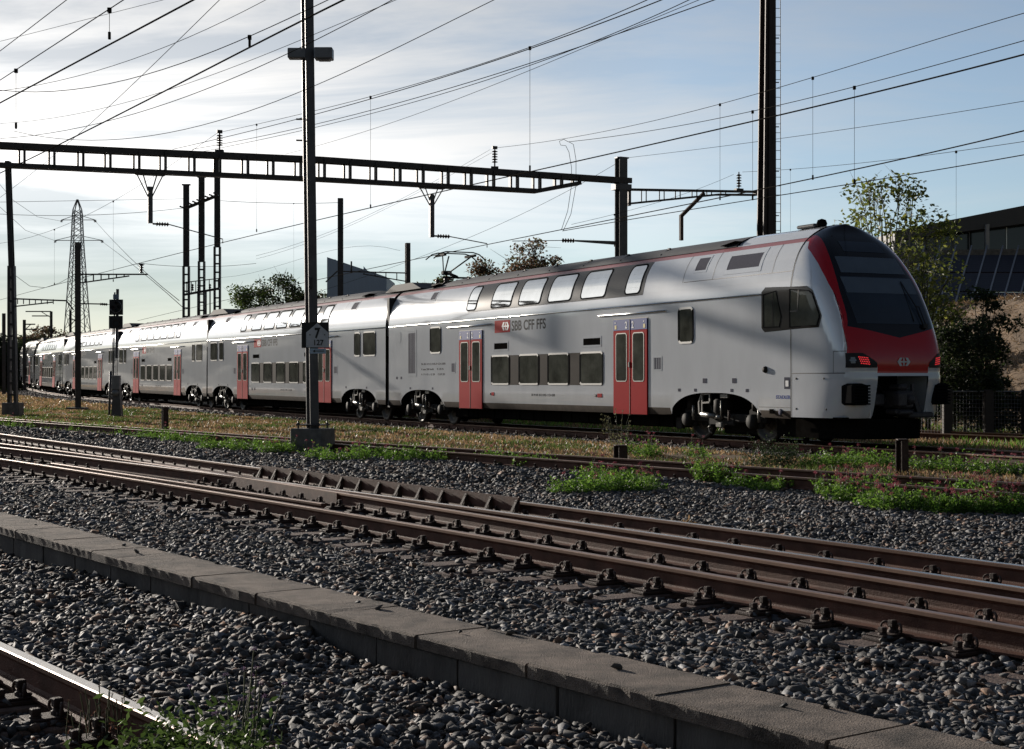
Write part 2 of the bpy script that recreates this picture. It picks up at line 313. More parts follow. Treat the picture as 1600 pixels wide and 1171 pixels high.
def rrect(t0, t1, h0, h1, r, n=5):
    """rows (h, left, right) of a rounded rectangle"""
    rows = []
    for k in range(n + 1):
        a = math.pi / 2 * k / n; rows.append((h0 + r - r * math.cos(a), t0 + r - r * math.sin(a), t1 - r + r * math.sin(a)))
    m = 6
    for k in range(1, m): rows.append((h0 + r + (h1 - h0 - 2 * r) * k / m, t0, t1))
    for k in range(n + 1):
        a = math.pi / 2 * k / n; rows.append((h1 - r + r * math.sin(a), t0 + r - r * math.cos(a), t1 - r + r * math.cos(a)))
    return rows
def conv(poly, m=16, shrink=0.0):
    """rows of a convex polygon"""
    hs = [p[1] for p in poly]; h0, h1 = min(hs) + shrink, max(hs) - shrink; rows = []
    for k in range(m + 1):
        h = h0 + (h1 - h0) * k / m; h = min(max(h, min(hs) + 1e-4), max(hs) - 1e-4); xs = []
        for (a, b), (c, d) in zip(poly, poly[1:] + poly[:1]):
            if (b - h) * (d - h) <= 0 and abs(b - d) > 1e-9: xs.append(a + (c - a) * (h - b) / (d - b))
        rows.append((h, min(xs) + shrink, max(xs) - shrink))
    return rows
def sheet(mb, S, rows, off, m=0, cols=4, smooth=True):
    g = []
    for h, a, b in rows:
        g.append([S(a + (b - a) * j / cols, h) + nrm(S, a + (b - a) * j / cols, h) * off for j in range(cols + 1)])
    mb.grid(g, m, smooth)
def ring(mb, S, outer, inner, off_o, off_i, m=0, mtop=None):
    """frame between two row sets: proud rim plus a step back down to the pane"""
    def loop(rows, off):
        pts = [(a, h) for h, a, b in rows] + [(b, h) for h, a, b in rows[::-1]]
        return [S(t, h) + nrm(S, t, h) * off for t, h in pts], pts
    o0, po = loop(outer, 0.001); o1, _ = loop(outer, off_o); i1, pi_ = loop(inner, off_o); i0, _ = loop(inner, off_i); n = len(o0)
    for A, B in ((o0, o1), (o1, i1), (i1, i0)):
        b = len(mb.v); mb.v += [tuple(v) for v in A + B]
        for k in range(n):
            k2 = (k + 1) % n; mb.f.append((b + k, b + k2, b + n + k2, b + n + k)); mb.sm.append(False)
            # the lower and upper bars of the frame are bright metal, the sides black rubber
            hh = po[k][1]; lo = outer[0][0]; hi = outer[-1][0]
            flat = abs(po[k][1] - po[k2][1]) < 0.35 * abs(po[k][0] - po[k2][0]) or hh < lo + 0.05 or (mtop == 2 and hh > hi - 0.05)
            mb.m.append(mtop if (mtop is not None and flat and (hh < (lo + hi) / 2 or mtop == 2)) else m)

def make_window(name, S, t0, t1, h0, h1, parent, glass, r=0.12, fr=0.045, bright=True, label=None):
    mb = MB(); o = rrect(t0, t1, h0, h1, r); i = rrect(t0 + fr, t1 - fr, h0 + fr, h1 - fr, r - fr * 0.6)
    ring(mb, S, o, i, 0.014, 0.003, 0, 2 if bright else None); sheet(mb, S, i, 0.007, 1)
    w = mb.build(name, [M['seal'], glass, M['frame']], parent)
    if label: w['label'] = label
    return w
def make_vent(S, t0, t1, h0, h1, parent, name='vent', fr=0.035, louv=5, vert=False, mt=None):
    mb = MB(); o = conv([(t0, h0), (t1, h0), (t1, h1), (t0, h1)], 6); i = conv([(t0 + fr, h0 + fr), (t1 - fr, h0 + fr), (t1 - fr, h1 - fr), (t0 + fr, h1 - fr)], 6)
    ring(mb, S, o, i, 0.006, -0.004, 0); sheet(mb, S, i, 0.002, 1)
    for k in range(louv):
        if vert:
            t = t0 + fr + (t1 - t0 - 2 * fr) * (k + .5) / louv; sheet(mb, S, [(h0 + fr + .01, t - .008, t + .008), (h1 - fr - .01, t - .008, t + .008)], 0.006, 0, 1)
        else:
            h = h0 + fr + (h1 - h0 - 2 * fr) * (k + .5) / louv; sheet(mb, S, [(h - .008, t0 + fr + .01, t1 - fr - .01), (h + .008, t0 + fr + .01, t1 - fr - .01)], 0.006, 2, 2)
    return mb.build(name, [M['paint'], mt or M['grille'], M['black']], parent)
def make_door(t0, t1, parent):
    mb = MB(); tm = (t0 + t1) / 2; g = 0.012
    sheet(mb, side, conv([(t0 - .03, .53), (t1 + .03, .53), (t1 + .03, 2.97), (t0 - .03, 2.97)], 4), 0.003, 3, 2)
    for a, b in ((t0, tm - g), (tm + g, t1)):
        mb.bbox((a, -1.425, .54), (b, -1.395, 2.66), .006, 0); mb.bbox((a, -1.424, 2.662), (b, -1.395, 2.94), .006, 1)
        o = rrect(a + .13, b - .13, 1.36, 2.60, .09); i = rrect(a + .155, b - .155, 1.385, 2.575, .07)
        Sd = lambda t, h: Vector((t, -1.425, h)); ring(mb, Sd, o, i, 0.006, 0.002, 4); sheet(mb, Sd, i, 0.002, 2)
    mb.bbox((tm - .05, -1.45, 1.72), (tm + .02, -1.42, 1.86), .01, 3)
    mb.bbox((tm - .012, -1.432, .56), (tm + .012, -1.40, 2.93), .003, 3)
    for s, a in ((-1, t0 + .08), (1, t1 - .17)):
        mb.box((a, -1.428, 2.70), (a + .09, -1.4245, 2.80), 5); mb.box((a + .0, -1.428, 2.85), (a + .05, -1.4245, 2.88), 6)
    text_on(mb, '2', .24, (tm - .23, -1.4245, 2.715), (1, 0, 0), (0, 0, 1), (0, -1, 0), 6, sx=.9, bold=.006)
    text_on(mb, '2', .24, (tm + .09, -1.4245, 2.715), (1, 0, 0), (0, 0, 1), (0, -1, 0), 6, sx=.9, bold=.006)
    return mb.build('door', [M['door_red'], M['blue_strip'], M['glass'], M['black'], M['alu'], M['yellow'], M['white']], parent)
def cross_arrow(mb, O, A, B, Cn, s, m):
    """the double arrow joined to a cross, half width s"""
    P = []
    for sg in (-1, 1):
        c = [(-1, 0), (-.62, .5), (-.22, .5), (-.53, .085), (-.53, -.085), (-.22, -.5), (-.62, -.5)]
        c = [(x * -sg, y) for x, y in c]; P.append(c)
    P += [[(-.53, -.085), (-.09, -.085), (-.09, .085), (-.53, .085)], [(.09, -.085), (.53, -.085), (.53, .085), (.09, .085)], [(-.09, -.5), (.09, -.5), (.09, .5), (-.09, .5)]]
    for c in P:
        if c[0][0] in (-1, 1):   # split the concave arrow head in convex pieces
            q = c; pcs = [[q[0], q[1], q[2], q[3]], [q[0], q[3], q[4]], [q[0], q[4], q[5], q[6]]]
        else: pcs = [c]
        for pc in pcs: mb.add([Vector(O) + Vector(A) * x * s + Vector(B) * y * s + Vector(Cn) * 0.003 for x, y in pc], [tuple(range(len(pc)))], m)

def make_bogie(tc, parent, wb=2.65):
    mb = MB(); y = -1.10
    for s in (-1, 1):
        yy = y if s < 0 else 1.10
        mb.bbox((tc - 1.75, yy - .09, .42), (tc + 1.75, yy + .09, .62), .03, 0); mb.bbox((tc - .55, yy - .10, .34), (tc + .55, yy + .10, .60), .03, 0)
        for w in (-wb / 2, wb / 2):
            mb.lathe((tc + w, yy - .16, .46), [(0, -.06), (.14, -.06), (.17, -.02), (.17, .12), (0, .12)], 'y', 14, 0)
            mb.bbox((tc + w - .24, yy - .08, .30), (tc + w + .24, yy + .05, .74), .04, 0)
            mb.tube([(tc + w, yy - .02, .70), (tc + w, yy - .02, .98)], .11, 10, 0)
            mb.tube([(tc + w + .28, yy - .16, .45), (tc + w + .28, yy - .16, .80)], .035, 8, 2)
        mb.lathe((tc, yy, .62), [(.20, 0), (.24, .04), (.24, .30), (.20, .34)], 'z', 14, 0)
        if s < 0:
            yo = yy - .20
            # silver yaw damper, its bracket ladder and the anti-roll link
            mb.tube([(tc - .62, yo, .60), (tc - .05, yo, .55)], .060, 10, 2); mb.tube([(tc - .1, yo, .555), (tc + .18, yo, .53)], .045, 10, 2)
            pts = [(tc - .28, yo, 1.08), (tc - .62, yo, 1.06), (tc - .74, yo, .86), (tc - .72, yo, .60)]
            for p, q in zip(pts, pts[1:]): mb.bar(p, q, .05, .04, 2)
            mb.bar((tc - .28, yo, 1.08), (tc - .28, yo, .88), .05, .04, 2); mb.bar((tc - .28, yo, .88), (tc - .60, yo, .86), .05, .04, 2)
            mb.bar((tc - .60, yo, 1.04), (tc - .60, yo, .60), .04, .04, 2)
            mb.bbox((tc + .16, yo - .02, .98), (tc + .46, yo + .05, 1.08), .01, 2); mb.tube([(tc + .18, yo, .50), (tc + .18, yo, .92)], .022, 8, 2)
            mb.tube([(tc + .50, yo, .46), (tc + .50, yo, .70)], .03, 8, 1); mb.bbox((tc - .02, yo - .03, .30), (tc + .22, yo + .08, .42), .02, 2)
            mb.tube([(tc - .25, yo, .36), (tc - .34, yo, .30), (tc - .30, yo, .20), (tc - .2, yo, .16)], .018, 6, 2)
            mb.bbox((tc - 2.0, yy - .05, .22), (tc - 1.72, yy + .06, .50), .02, 0)
    mb.bbox((tc - .35, -1.05, .40), (tc + .35, 1.05, .64), .03, 0); mb.bbox((tc - .9, -.5, .12), (tc + .6, .5, .40), .04, 0)
    mb.bbox((tc - 1.1, -1.0, .30), (tc - .7, 1.0, .5), .03, 0)
    b = mb.build('bogie', [M['bogie'], M['rust'], M['silver'], M['wheel']], parent)
    for w in (-wb / 2, wb / 2):
        mb = MB()
        for s in (-1, 1):
            c = (0, .755 * s, 0); q = -s
            prof = [(.06, .09 * q), (.12, .07 * q), (.14, .02 * q), (.34, .015 * q), (.37, .06 * q), (.455, .065 * q), (.462, -.02 * q), (.495, -.035 * q), (.49, -.065 * q), (.40, -.068 * q), (.36, -.02 * q), (.14, -.02 * q), (.10, -.07 * q)]
            mb.lathe(c, prof[::-1] if s > 0 else prof, 'y', 28, 0)
            for k in range(3):
                mb.lathe(c, [(.20 + k * .04, (.03) * -s), (.22 + k * .04, .03 * -s)], 'y', 24, 1)
        mb.tube([(0, -.85, 0), (0, .85, 0)], .085, 12, 0)
        wh = mb.build('wheel', [M['wheel'], M['bogie']], parent, (tc + w, 0, .462))
    return b

ARCH_W, ARCH_H = 1.86, 1.10
def bottom_at(t, arches):
    b = .56
    for c in arches:
        x = abs(t - c) / ARCH_W
        if x < 1: b = max(b, .56 + (ARCH_H - .56) * (1 - x ** 3.0) ** (1 / 1.6))
    return b
def make_carriage(L, arches, cab):
    """car body shell, local x along the track, near side at -y, rail head at z = 0"""
    T0 = .16; T1 = 23.30 if cab else L - .16
    ts = set([T0, T1])
    for c in arches:
        for k in range(-18, 19):
            t = c + ARCH_W * (k / 18.0 if abs(k) < 18 else math.copysign(.999, k)); 
            if T0 < t < T1: ts.add(round(t, 3))
    k = T0
    while k < T1: ts.add(round(k, 3)); k += 1.0
    ts = sorted(ts)
    hs = [1.6, 2.2, 2.8, 3.3, 3.4, 3.5, 3.6, 3.7, 3.8, 3.9, 4.0, 4.08, 4.16, 4.23, 4.30, 4.36, 4.41, 4.46, 4.50]
    lat_h = [(1.4 - inset(4.5) - .0, 4.5), (.55, 4.56), (0, 4.58)]
    mb = MB()
    for s in (-1, 1):
        rows = []
        for t in ts:
            b = bottom_at(t, arches); col = []
            low = [b, max(b + .001, .73) if b < .72 else b + .05, b + (1.6 - b) * .5]
            low[1] = min(low[1], low[2] - .01)
            for i, h in enumerate(low + hs):
                lt = 1.4 - inset(h)
                if i == 0 and b < .72: lt -= .05
                col.append((t, s * lt, h))
            col += [(t, s * .55, 4.565), (t, 0, 4.58)]
            rows.append(col)
        nl = len(low)
        def mf(i, j, rows=rows):
            if j == 0 and rows[i][0][2] < .72 and rows[i + 1][0][2] < .72: return 1
            h = rows[i][j][2]
            if 4.35 <= h < 4.45: return 2
            if h >= 4.455: return 3
            return 0
        if s > 0: rows = [r for r in rows][::-1]; mb.grid(rows, 0, True, lambda i, j, rows=rows: mf(i, j, rows))
        else: mb.grid(rows, 0, True, mf)
    # end walls and the floor inside the skirt
    for t, sg in ((T0, -1), (T1, 1)):
        b = bottom_at(t, arches); pts = []
        hh = [b, 1.6, 3.3, 3.5, 3.7, 3.9, 4.08, 4.23, 4.36, 4.46, 4.50]
        pts = [(t, -(1.4 - inset(h)), h) for h in hh] + [(t, -.55, 4.565), (t, 0, 4.58), (t, .55, 4.565)] + [(t, (1.4 - inset(h)), h) for h in hh[::-1]]
        mb.add(pts, [tuple(range(len(pts)))[::(1 if sg < 0 else -1)]], 4)
    mb.box((T0 + .02, -1.36, 1.13), (T1 - .02, 1.36, 1.18), 4)
    # gutter strip
    g1 = 22.25 if cab else L - .2
    mb.tube([(T0 + .02, -1.405, 3.27), (g1, -1.405, 3.27)], .020, 8, 5)
    body = mb.build('carriage', [M['paint'], M['dirt_band'], M['stripe'], M['roof'], M['under'], M['chrome']])
    # equipment between the bogies
    mb = MB(); a = arches[0] + 2.0; b = arches[1] - 2.0
    mb.bbox((a, -1.05, .24), (b, 1.05, .56), .03, 0); x = a + .3; 
    while x < b - .8:
        w = rnd.uniform(.5, 1.4); mb.bbox((x, -1.10, .26), (min(x + w, b - .1), -1.04, .54), .012, 0); x += w + .08
    mb.box((a - .1, -1.33, .54), (b + .1, 1.33, 1.14), 0)
    mb.box((T0 + .1, -.55, .5), (T1 - .1, .55, 1.14), 0)
    for c in arches: mb.box((c - 1.9, -.60, .66), (c + 1.9, .60, 1.14), 0)
    for c, d in ((T0 + .3, 1), (L - .4 if not cab else T0 + .3, 1)):
        mb.tube([(c, -1.2, .56), (c, -1.2, .95)], .04, 8, 1); mb.tube([(c + .12, -1.2, .56), (c + .12, -1.2, .95)], .03, 8, 1)
    mb.build('underframe', [M['under'], M['silver']], body)
    # raised dark roof with ramped ends
    mb = MB(); r0, r1 = (2.5, 20.6) if cab else (2.55, L - 2.6)
    sec = [(.92, 4.47), (.86, 4.52), (.78, 4.60), (.58, 4.68), (.40, 4.735), (.2, 4.77), (0, 4.78)]
    st = [(r0, 0.0), (r0 + 1.1, .9), (r0 + 1.4, 1.0)] + [(r0 + 1.4 + (r1 - r0 - 2.8) * k / 14, 1.0) for k in range(1, 14)] + [(r1 - (.0 if cab else 1.4), 1.0)] + ([] if cab else [(r1 - 1.1, .9), (r1, 0)])
    rows = []
    for t, f in st:
        half = [(t, -y, 4.505 + (h - 4.505) * f if h > 4.505 else h) for y, h in sec]; rows.append(half + [(t, -q[1], q[2]) for q in half[::-1][1:]])
    mb.grid(rows, 0, True)
    for k in range(1, 15, 2):
        t = r0 + 1.6 + (r1 - r0 - 3.0) * k / 15; mb.bar((t, -.86, 4.535), (t, -.60, 4.69), .02, .012, 1); mb.bbox((t - .05, -.62, 4.66), (t + .05, -.56, 4.72), .01, 1)
    for tt in ((r0 + .25, r0 + 1.0), ) + (((20.0, 20.6),) if cab else ((r1 - 1.0, r1 - .25),)):
        mb.bar((tt[0], -.80, 4.53), (tt[1], -.80, 4.60), .30, .01, 2)
    rf = mb.build('roof', [M['roof'], M['black'], M['under']], body)
    # bellows towards the next car
    mb = MB()
    for k in range(7):
        t = -.15 + k * .05; mb.bbox((t, -1.02, .75), (t + .04, 1.02, 4.32), .02, 0)
    mb.bbox((-.17, -.98, .8), (.17, .98, 4.28), .03, 0)
    hood = [(-1.55, 4.56), (-.75, 4.80), (.95, 4.80), (1.75, 4.56)]
    mb.prism(hood, -.86, .86, (Vector((0, 0, 0)), Vector((1, 0, 0)), Vector((0, 0, 1)), Vector((0, 1, 0))), 0)
    mb.bbox((-.13, -1.34, .45), (.13, -1.16, 2.05), .03, 0); mb.bbox((-.13, -1.36, 2.95), (.13, -1.10, 4.3), .03, 0); mb.bbox((-.08, -1.25, 2.0), (.08, -1.1, 3.0), .02, 0)
    mb.build('gangway', [M['rubber']], body)
    for c in arches: make_bogie(c, body)
    return body

def rounded_strip(name, t0, t1, h0, h1, parent, mt, r=.01, off=.004, S=side):
    mb = MB(); sheet(mb, S, rrect(t0, t1, h0, h1, r, 3), off, 0, 24); return mb.build(name, [mt], parent)
def handrail(t0, t1, h, parent):
    mb = MB(); mb.tube([(t0, -1.41, h), (t1, -1.41, h)], .026, 8, 0); return mb.build('door_rain_strip', [M['chrome']], parent)
def operator_sign(t0, parent, big=True):
    mb = MB(); mb.box((t0, -1.405, 2.82), (t0 + 1.04, -1.3985, 3.18), 0)
    cross_arrow(mb, (t0 + .74, -1.4055, 3.0), (1, 0, 0), (0, 0, 1), (0, -1, 0), .24, 1)
    text_on(mb, 'SBB CFF FFS', .40, (t0 + 1.13, -1.4005, 2.86), (1, 0, 0), (0, 0, 1), (0, -1, 0), 2, bold=.008, width=2.16, extr=.001)
    return mb.build('operator_sign', [M['door_red'], M['white'], M['grey_letter']], parent)
def small_text(lines, t0, h0, size, width, parent, name='lettering'):
    mb = MB()
    for k, s in enumerate(lines): text_on(mb, s, size, (t0, -1.4005, h0 - k * size * 2.0), (1, 0, 0), (0, 0, 1), (0, -1, 0), 0, width=width[k] if isinstance(width, list) else width, extr=.0008, bold=.002)
    return mb.build(name, [M['grey_letter']], parent)
def pins(spots, parent):
    mb = MB()
    for t, h, s in spots: mb.bbox((t - s, -1.407, h - s * .7), (t + s, -1.398, h + s * .7), .003, 0)
    return mb.build('small_plate', [M['grille']], parent)

train = empty('train', (-4.36, 53.7, 0.0))
tag(train, 'long silver-white double-deck electric train with red doors curving away to the left', 'train')
# joints between the cars, near side plane at rail level, then the direction of each car
JN = [(-4.36, 53.7, .01), (-14.81, 74.52, .01), (-24.6, 95.6, .05), (-34.2, 116.8, .09), (-43.1, 138.5, .20), (-51.3, 160.2, .42)]
NOSE = (-4.36 + 25.2 * .4425, 53.7 - 25.2 * .8967, .12)
def place(o, A, B, cant=0.0):
    """local origin at A (near side, rail level), local x towards B"""
    A = Vector(A); B = Vector(B); d = (B - A).normalized(); y = Vector((-d.y, d.x, 0)).normalized(); z = d.cross(y).normalized()
    m = Matrix((d, y, z)).transposed().to_4x4() @ Matrix.Rotation(cant, 4, 'X') @ Matrix.Translation((0, 1.4, 0)); m.translation = A + m.to_3x3() @ Vector((0, 1.4, 0))
    o.parent = train; o.matrix_local = Matrix.Translation(train.location).inverted() @ m

# --- leading car with the cab
LF = 25.2; ARF = (3.03, 20.35)
fc = make_carriage(LF, ARF, True); fc['label'] = 'leading cab car with red nose'
place(fc, JN[0], NOSE)
# nose shell
def build_nose():
    mb = MB()
    B1h = [1.53, 2.3, 3.0, 3.68, 4.0, 4.18, 4.30, 4.36]; B1 = [1.23, 1.22, 1.20, 1.19, 1.16, 1.12, 1.07, 1.03]
    B2h = [2.26, 2.48, 3.25, 3.6, 4.04, 4.44, 4.50]; B2 = [1.14, 1.10, 1.06, 1.0, .91, .81, .80]
    vs_ = [.60, .66, .8, 1.0, 1.2, 1.35, 1.47, 1.53, 1.58, 1.64, 1.7, 1.85, 2.0, 2.13, 2.26, 2.4, 2.6, 2.8, 3.0, 3.2, 3.4, 3.55, 3.7, 3.85, 4.0, 4.1, 4.2, 4.28, 4.36, 4.41, 4.46, 4.50, 4.56, 4.62, 4.67, 4.71, 4.745, 4.78]
    def wt(v): return float(np.interp(v, [1.53, 2.26, 3.4], [0, 1, 0]))
    NS, NR, NC = 18, 5, 12
    def row(v, sg):
        W = max(1.4 - inset(v), .02)
        b1 = min(float(np.interp(v, B1h, B1)), W * .97); b2 = min(float(np.interp(v, B2h, B2)), W * .93)
        if v >= 4.5: b1 = W * .97; b2 = W * .93
        ps = []
        # arc-length even samples of the flank
        fine = []
        for k in range(200):
            t = 23.32 + (tnose(v, b1) - 23.32) * k / 199.0; fine.append((latnose(v, t), t))
        fine[-1] = (b1, tnose(v, b1)); s = [0]
        for p, q in zip(fine, fine[1:]): s.append(s[-1] + math.hypot(p[0] - q[0], p[1] - q[1]))
        for k in range(NS + 1):
            x = s[-1] * k / NS; lt = float(np.interp(x, s, [f[0] for f in fine])); t = float(np.interp(x, s, [f[1] for f in fine])); ps.append((lt, t))
        for k in range(1, NR + 1): lt = b1 + (b2 - b1) * k / NR; ps.append((lt, None))
        for k in range(1, NC + 1): lt = b2 * (1 - k / NC); ps.append((lt, None))
        out = []
        for lt, t in ps:
            h = v + .23 * (min(lt, 1.14) / 1.14) * wt(v) if wt(v) > 0 else v
            tt = tnose(h, lt) if t is None else t
            lt2 = lt
            if t is not None and h != v: lt2 = latnose(h, tt) if tt > TS + .2 else lt
            if v < 1.53:   # the lower fairing bulges a little
                bul = float(np.interp(v, [.6, .66, .8, 1.35, 1.47, 1.53], [.0, .03, .05, .05, .03, 0])); tt += bul * min(1, max(0, (tt - 23.9))) ; 
            out.append((tt, sg * lt2, h))
        return out
    for sg in (-1, 1):
        rows = [row(v, sg) for v in vs_]
        if sg > 0: rows = [r[::-1] for r in rows]
        n = len(rows[0])
        def info(i, j):
            jj = j if sg < 0 else n - 2 - j; return vs_[i], (0 if jj < NS else 1 if jj < NS + NR else 2), jj
        def mf(i, j):
            v, zone, jj = info(i, j)
            if v < 1.53: return 0
            if v < 1.635 and abs(rows[i][j][1] + rows[i][j + 1][1]) > 1.30: return 0
            if v >= 4.495: return 2
            if zone == 0: return 1 if v >= 4.355 else 0
            if v >= 4.46 and zone == 1: return 1
            if zone == 1: return 1
            return 2 if v >= 2.255 else 1
        def sk(i, j):
            v = vs_[i]; r = rows[i][j]; r2 = rows[i][j + 1]; return v < 1.47 and max(abs(r[1]), abs(r2[1])) < .74
        mb.grid(rows, 0, True, mf, sk)
    # dark mouth behind the coupler
    mb.box((23.4, -1.30, .64), (23.6, 1.30, 1.60), 3)
    mb.box((23.6, -.76, .62), (24.2, .76, 1.46), 3)
    for s in (-1, 1):
        mb.box((24.2, s * .74 - .01, .61), (25.12, s * .74 + .01, 1.47), 0)
    mb.box((24.2, -.72, 1.462), (25.16, .72, 1.48), 3)
    mb.box((23.4, -1.3, .6), (24.9, -.75, .62), 3); mb.box((23.4, .75, .6), (24.9, 1.3, .62), 3)
    return mb.build('nose', [M['paint'], M['red_paint'], M['cap'], M['under']], fc)
build_nose()
# seams of the nose as thin dark joints
mb = MB(); mb.grid([[side_cab(23.315, h) + Vector((0, -.004, 0)), side_cab(23.335, h) + Vector((0, -.004, 0))] for h in [.6 + .1 * k for k in range(39)]], 0)
mb.build('seam', [M['black']], fc)
mb = MB(); sheet(mb, side_cab, [(1.522, 23.34, 24.93), (1.538, 23.34, 24.93)], .004, 0, 24)
for a, b, c, d in ((24.66, 24.67, 1.54, 1.98), (24.67, 24.95, 1.975, 1.985)): sheet(mb, side_cab, [(c, a, b), (d, a, b)], .004, 0, 3)
mb.build('seam', [M['black']], fc)
mb = MB(); sheet(mb, side, [(.794, 22.15, 23.3), (.806, 22.15, 23.3)], .002, 0, 4); mb.build('seam', [M['black']], fc)
for (a, b) in (((18.87, 22.9)), ): 
    mb = MB(); sheet(mb, side, [(3.72, 19.0, 23.3), (3.735, 19.0, 23.3)], .003, 0, 12)
    for t in (18.95, 20.22, 22.55): sheet(mb, side, [(3.72 + .05 * k, t, t + .015) for k in range(14)], .003, 0, 1)
    mb.build('seam', [M['black']], fc)
mb = MB()
for t in (3.98,): sheet(mb, side, [(3.72 + .05 * k, t, t + .015) for k in range(14)], .003, 0, 1)
sheet(mb, side, [(3.72, .2, 3.98), (3.735, .2, 3.98)], .003, 0, 12)
mb.build('seam', [M['black']], fc)
# grey cap between roof and nose
mb = MB(); rows = []
for t in [20.62, 20.9] + [21.4 + .4 * k for k in range(5)] + [23.30]:
    f = .97 if t < 20.7 else 1.0
    half = [(t, -(1.4 - inset(h)) - .004, h + .002) for h in (4.455, 4.48, 4.52, 4.56, 4.62, 4.66, 4.70, 4.72, 4.74, 4.76)] + [(t, 0, 4.782)]
    rows.append(half + [(x, -y, z) for x, y, z in half[::-1][1:]])
mb.grid(rows, 0, True); mb.build('roof_cap', [M['paint']], fc)
# windscreen panes and the display above, set into the black mask
mb = MB(); sheet(mb, front, [(h, -float(np.interp(h, [2.45, 2.7, 3.15, 3.55], [.95, .96, .96, .93])), float(np.interp(h, [2.45, 2.7, 3.15, 3.55], [.95, .96, .96, .93]))) for h in np.linspace(2.55, 3.56, 14)], .004, 0, 16)
sheet(mb, front, [(h, -.93, .93) for h in np.linspace(3.20, 3.54, 6)], .008, 1, 14)
sheet(mb, front, [(h, -.86 + (h - 3.64) * .14, .86 - (h - 3.64) * .14) for h in np.linspace(3.64, 4.0, 8)], .006, 1, 14)
mb.build('windscreen', [M['wglass'], M['blind']], fc)
mb = MB(); sheet(mb, front, [(h, -.5, .62 - (h - 4.1) * .4) for h in np.linspace(4.12, 4.36, 6)], .006, 0, 10); mb.build('destination_display', [M['wglass']], fc)
mb = MB(); p = lambda a, h, o=.04: front(a, h) + nrm(front, a, h) * o
mb.tube([p(.70, 2.52), p(.66, 2.9, .06), p(.58, 3.46, .03)], .014, 6); mb.tube([p(.78, 2.52), p(.74, 2.9, .06)], .012, 6); mb.tube([p(.66, 2.9, .06), p(.74, 2.9, .06)], .014, 6); mb.tube([p(.50, 2.60, .02), p(.58, 3.46, .025)], .010, 6)
mb.bbox(tuple(p(.74, 2.50) - Vector((.04, .06, .05))), tuple(p(.74, 2.50) + Vector((.03, .06, .05))), .01)
mb.build('windscreen_wiper', [M['black']], fc)
# lamps
for sg in (-1, 1):
    F_ = lambda a, h: front(a, h)
    mb = MB(); rows = []
    for k in range(9):
        h = 1.64 + .30 * k / 8; a0 = 1.235; a1 = float(np.interp(h, [1.64, 1.78, 1.94], [.66, .70, 1.10])); a1 = .68 + (max(0, h - 1.74)) ** 1.0 * 1.5 if h > 1.74 else .68
        rows.append((h, min(sg * a0, sg * a1), max(sg * a0, sg * a1)))
    sheet(mb, F_, rows, .010, 0, 14)
    for q, (dx, dz) in enumerate([(math.cos(k * 1.047) * .05, math.sin(k * 1.047) * .05) for k in range(6)] + [(0, 0)]):
        c = sg * 1.145 + dx * .55; hh = 1.79 + dz; rr = [(hh - .02, c - .012, c + .012), (hh, c - .02, c + .02), (hh + .02, c - .012, c + .012)]; sheet(mb, F_, rr, .016, 1, 2)
    b = mb.build('headlight', [M['black'], M['lamp']], fc)
    mb = MB()
    for k in range(6):
        for j in range(4):
            c = sg * (.86 + k * .032 + j * .012); hh = 1.70 + j * .042 + k * .004; sheet(mb, F_, [(hh, c - .009, c + .009), (hh + .022, c - .009, c + .009)], .015, 0, 1)
    mb.build('tail_light', [M['tail']], fc)
mb = MB(); n0 = nrm(front, 0, 1.78); cross_arrow(mb, front(0, 1.76) + n0 * .006, (0, 1, 0), (0, 0, 1), n0, .17, 0); mb.build('emblem', [M['white']], fc)
# ribbed buffers (anti-climbers), coupler, plough
for sg in (-1, 1):
    mb = MB(); y0, y1 = sorted((sg * .84, sg * 1.27)); mb.bbox((24.80, y0, .87), (25.22, y1, 1.32), .05, 0)
    for k in range(7): z = .88 + k * .062; mb.bbox((25.2, y0 + .05, z), (25.28, y1 - .02, z + .034), .01, 0)
    mb.build('buffer', [M['seal']], fc)
mb = MB(); mb.tube([(23.8, 0, .98), (24.9, 0, .98)], .14, 10, 1); mb.bbox((24.8, -.20, .80), (25.32, .24, 1.16), .04, 0); mb.bbox((25.2, -.24, .84), (25.42, -.02, 1.12), .03, 0)
mb.lathe((25.40, .10, .98), [(.0, .06), (.05, .05), (.10, -.02), (.12, -.1)], 'x', 12, 0)
mb.bbox((24.9, -.12, 1.17), (25.3, .12, 1.30), .05, 0); mb.bbox((25.0, -.28, .68), (25.36, .12, .78), .03, 0); mb.tube([(25.38, -.22, .72), (25.38, .12, .72)], .045, 8, 1)
mb.bbox((24.8, -.60, .86), (25.05, -.30, 1.10), .03, 1); mb.bar((25.1, .34, 1.16), (25.1, .56, .66), .08, .1, 0); mb.bbox((24.9, .12, .60), (25.3, .78, .72), .03, 0); mb.bar((25.2, .28, 1.0), (25.2, .28, 1.30), .05, .05, 0)
for k in range(2): mb.lathe((25.425, .0 + 0, 1.03 - k * .12), [(.035, 0), (.035, .006)], 'x', 12, 2)
for k in range(5):
    a = -.62 + k * .16; mb.tube([(24.3, a, 1.40), (24.6, a + .04, 1.1), (24.9, a + .1, .85 + .03 * k), (25.0, a + .05, 1.0)], .018, 6, 1)
for sg in (-1, 1): mb.bar((23.8, sg * .5, .75), (25.0, sg * .62, .82), .07, .07, 1)
mb.build('coupler', [M['coupler'], M['coupler'], M['silver']], fc)
mb = MB(); mb.prism([(22.4, -1.1), (23.9, -1.12), (24.9, -.75), (25.15, -.2), (25.15, .2), (24.9, .75), (23.9, 1.12), (22.4, 1.1)], .16, .58, None, 0); mb.bbox((23.2, -1.0, .05), (23.3, -.9, .3), .01, 0); mb.bbox((24.3, .62, .04), (24.4, .72, .2), .01, 0)
mb.build('plough', [M['under']], fc)
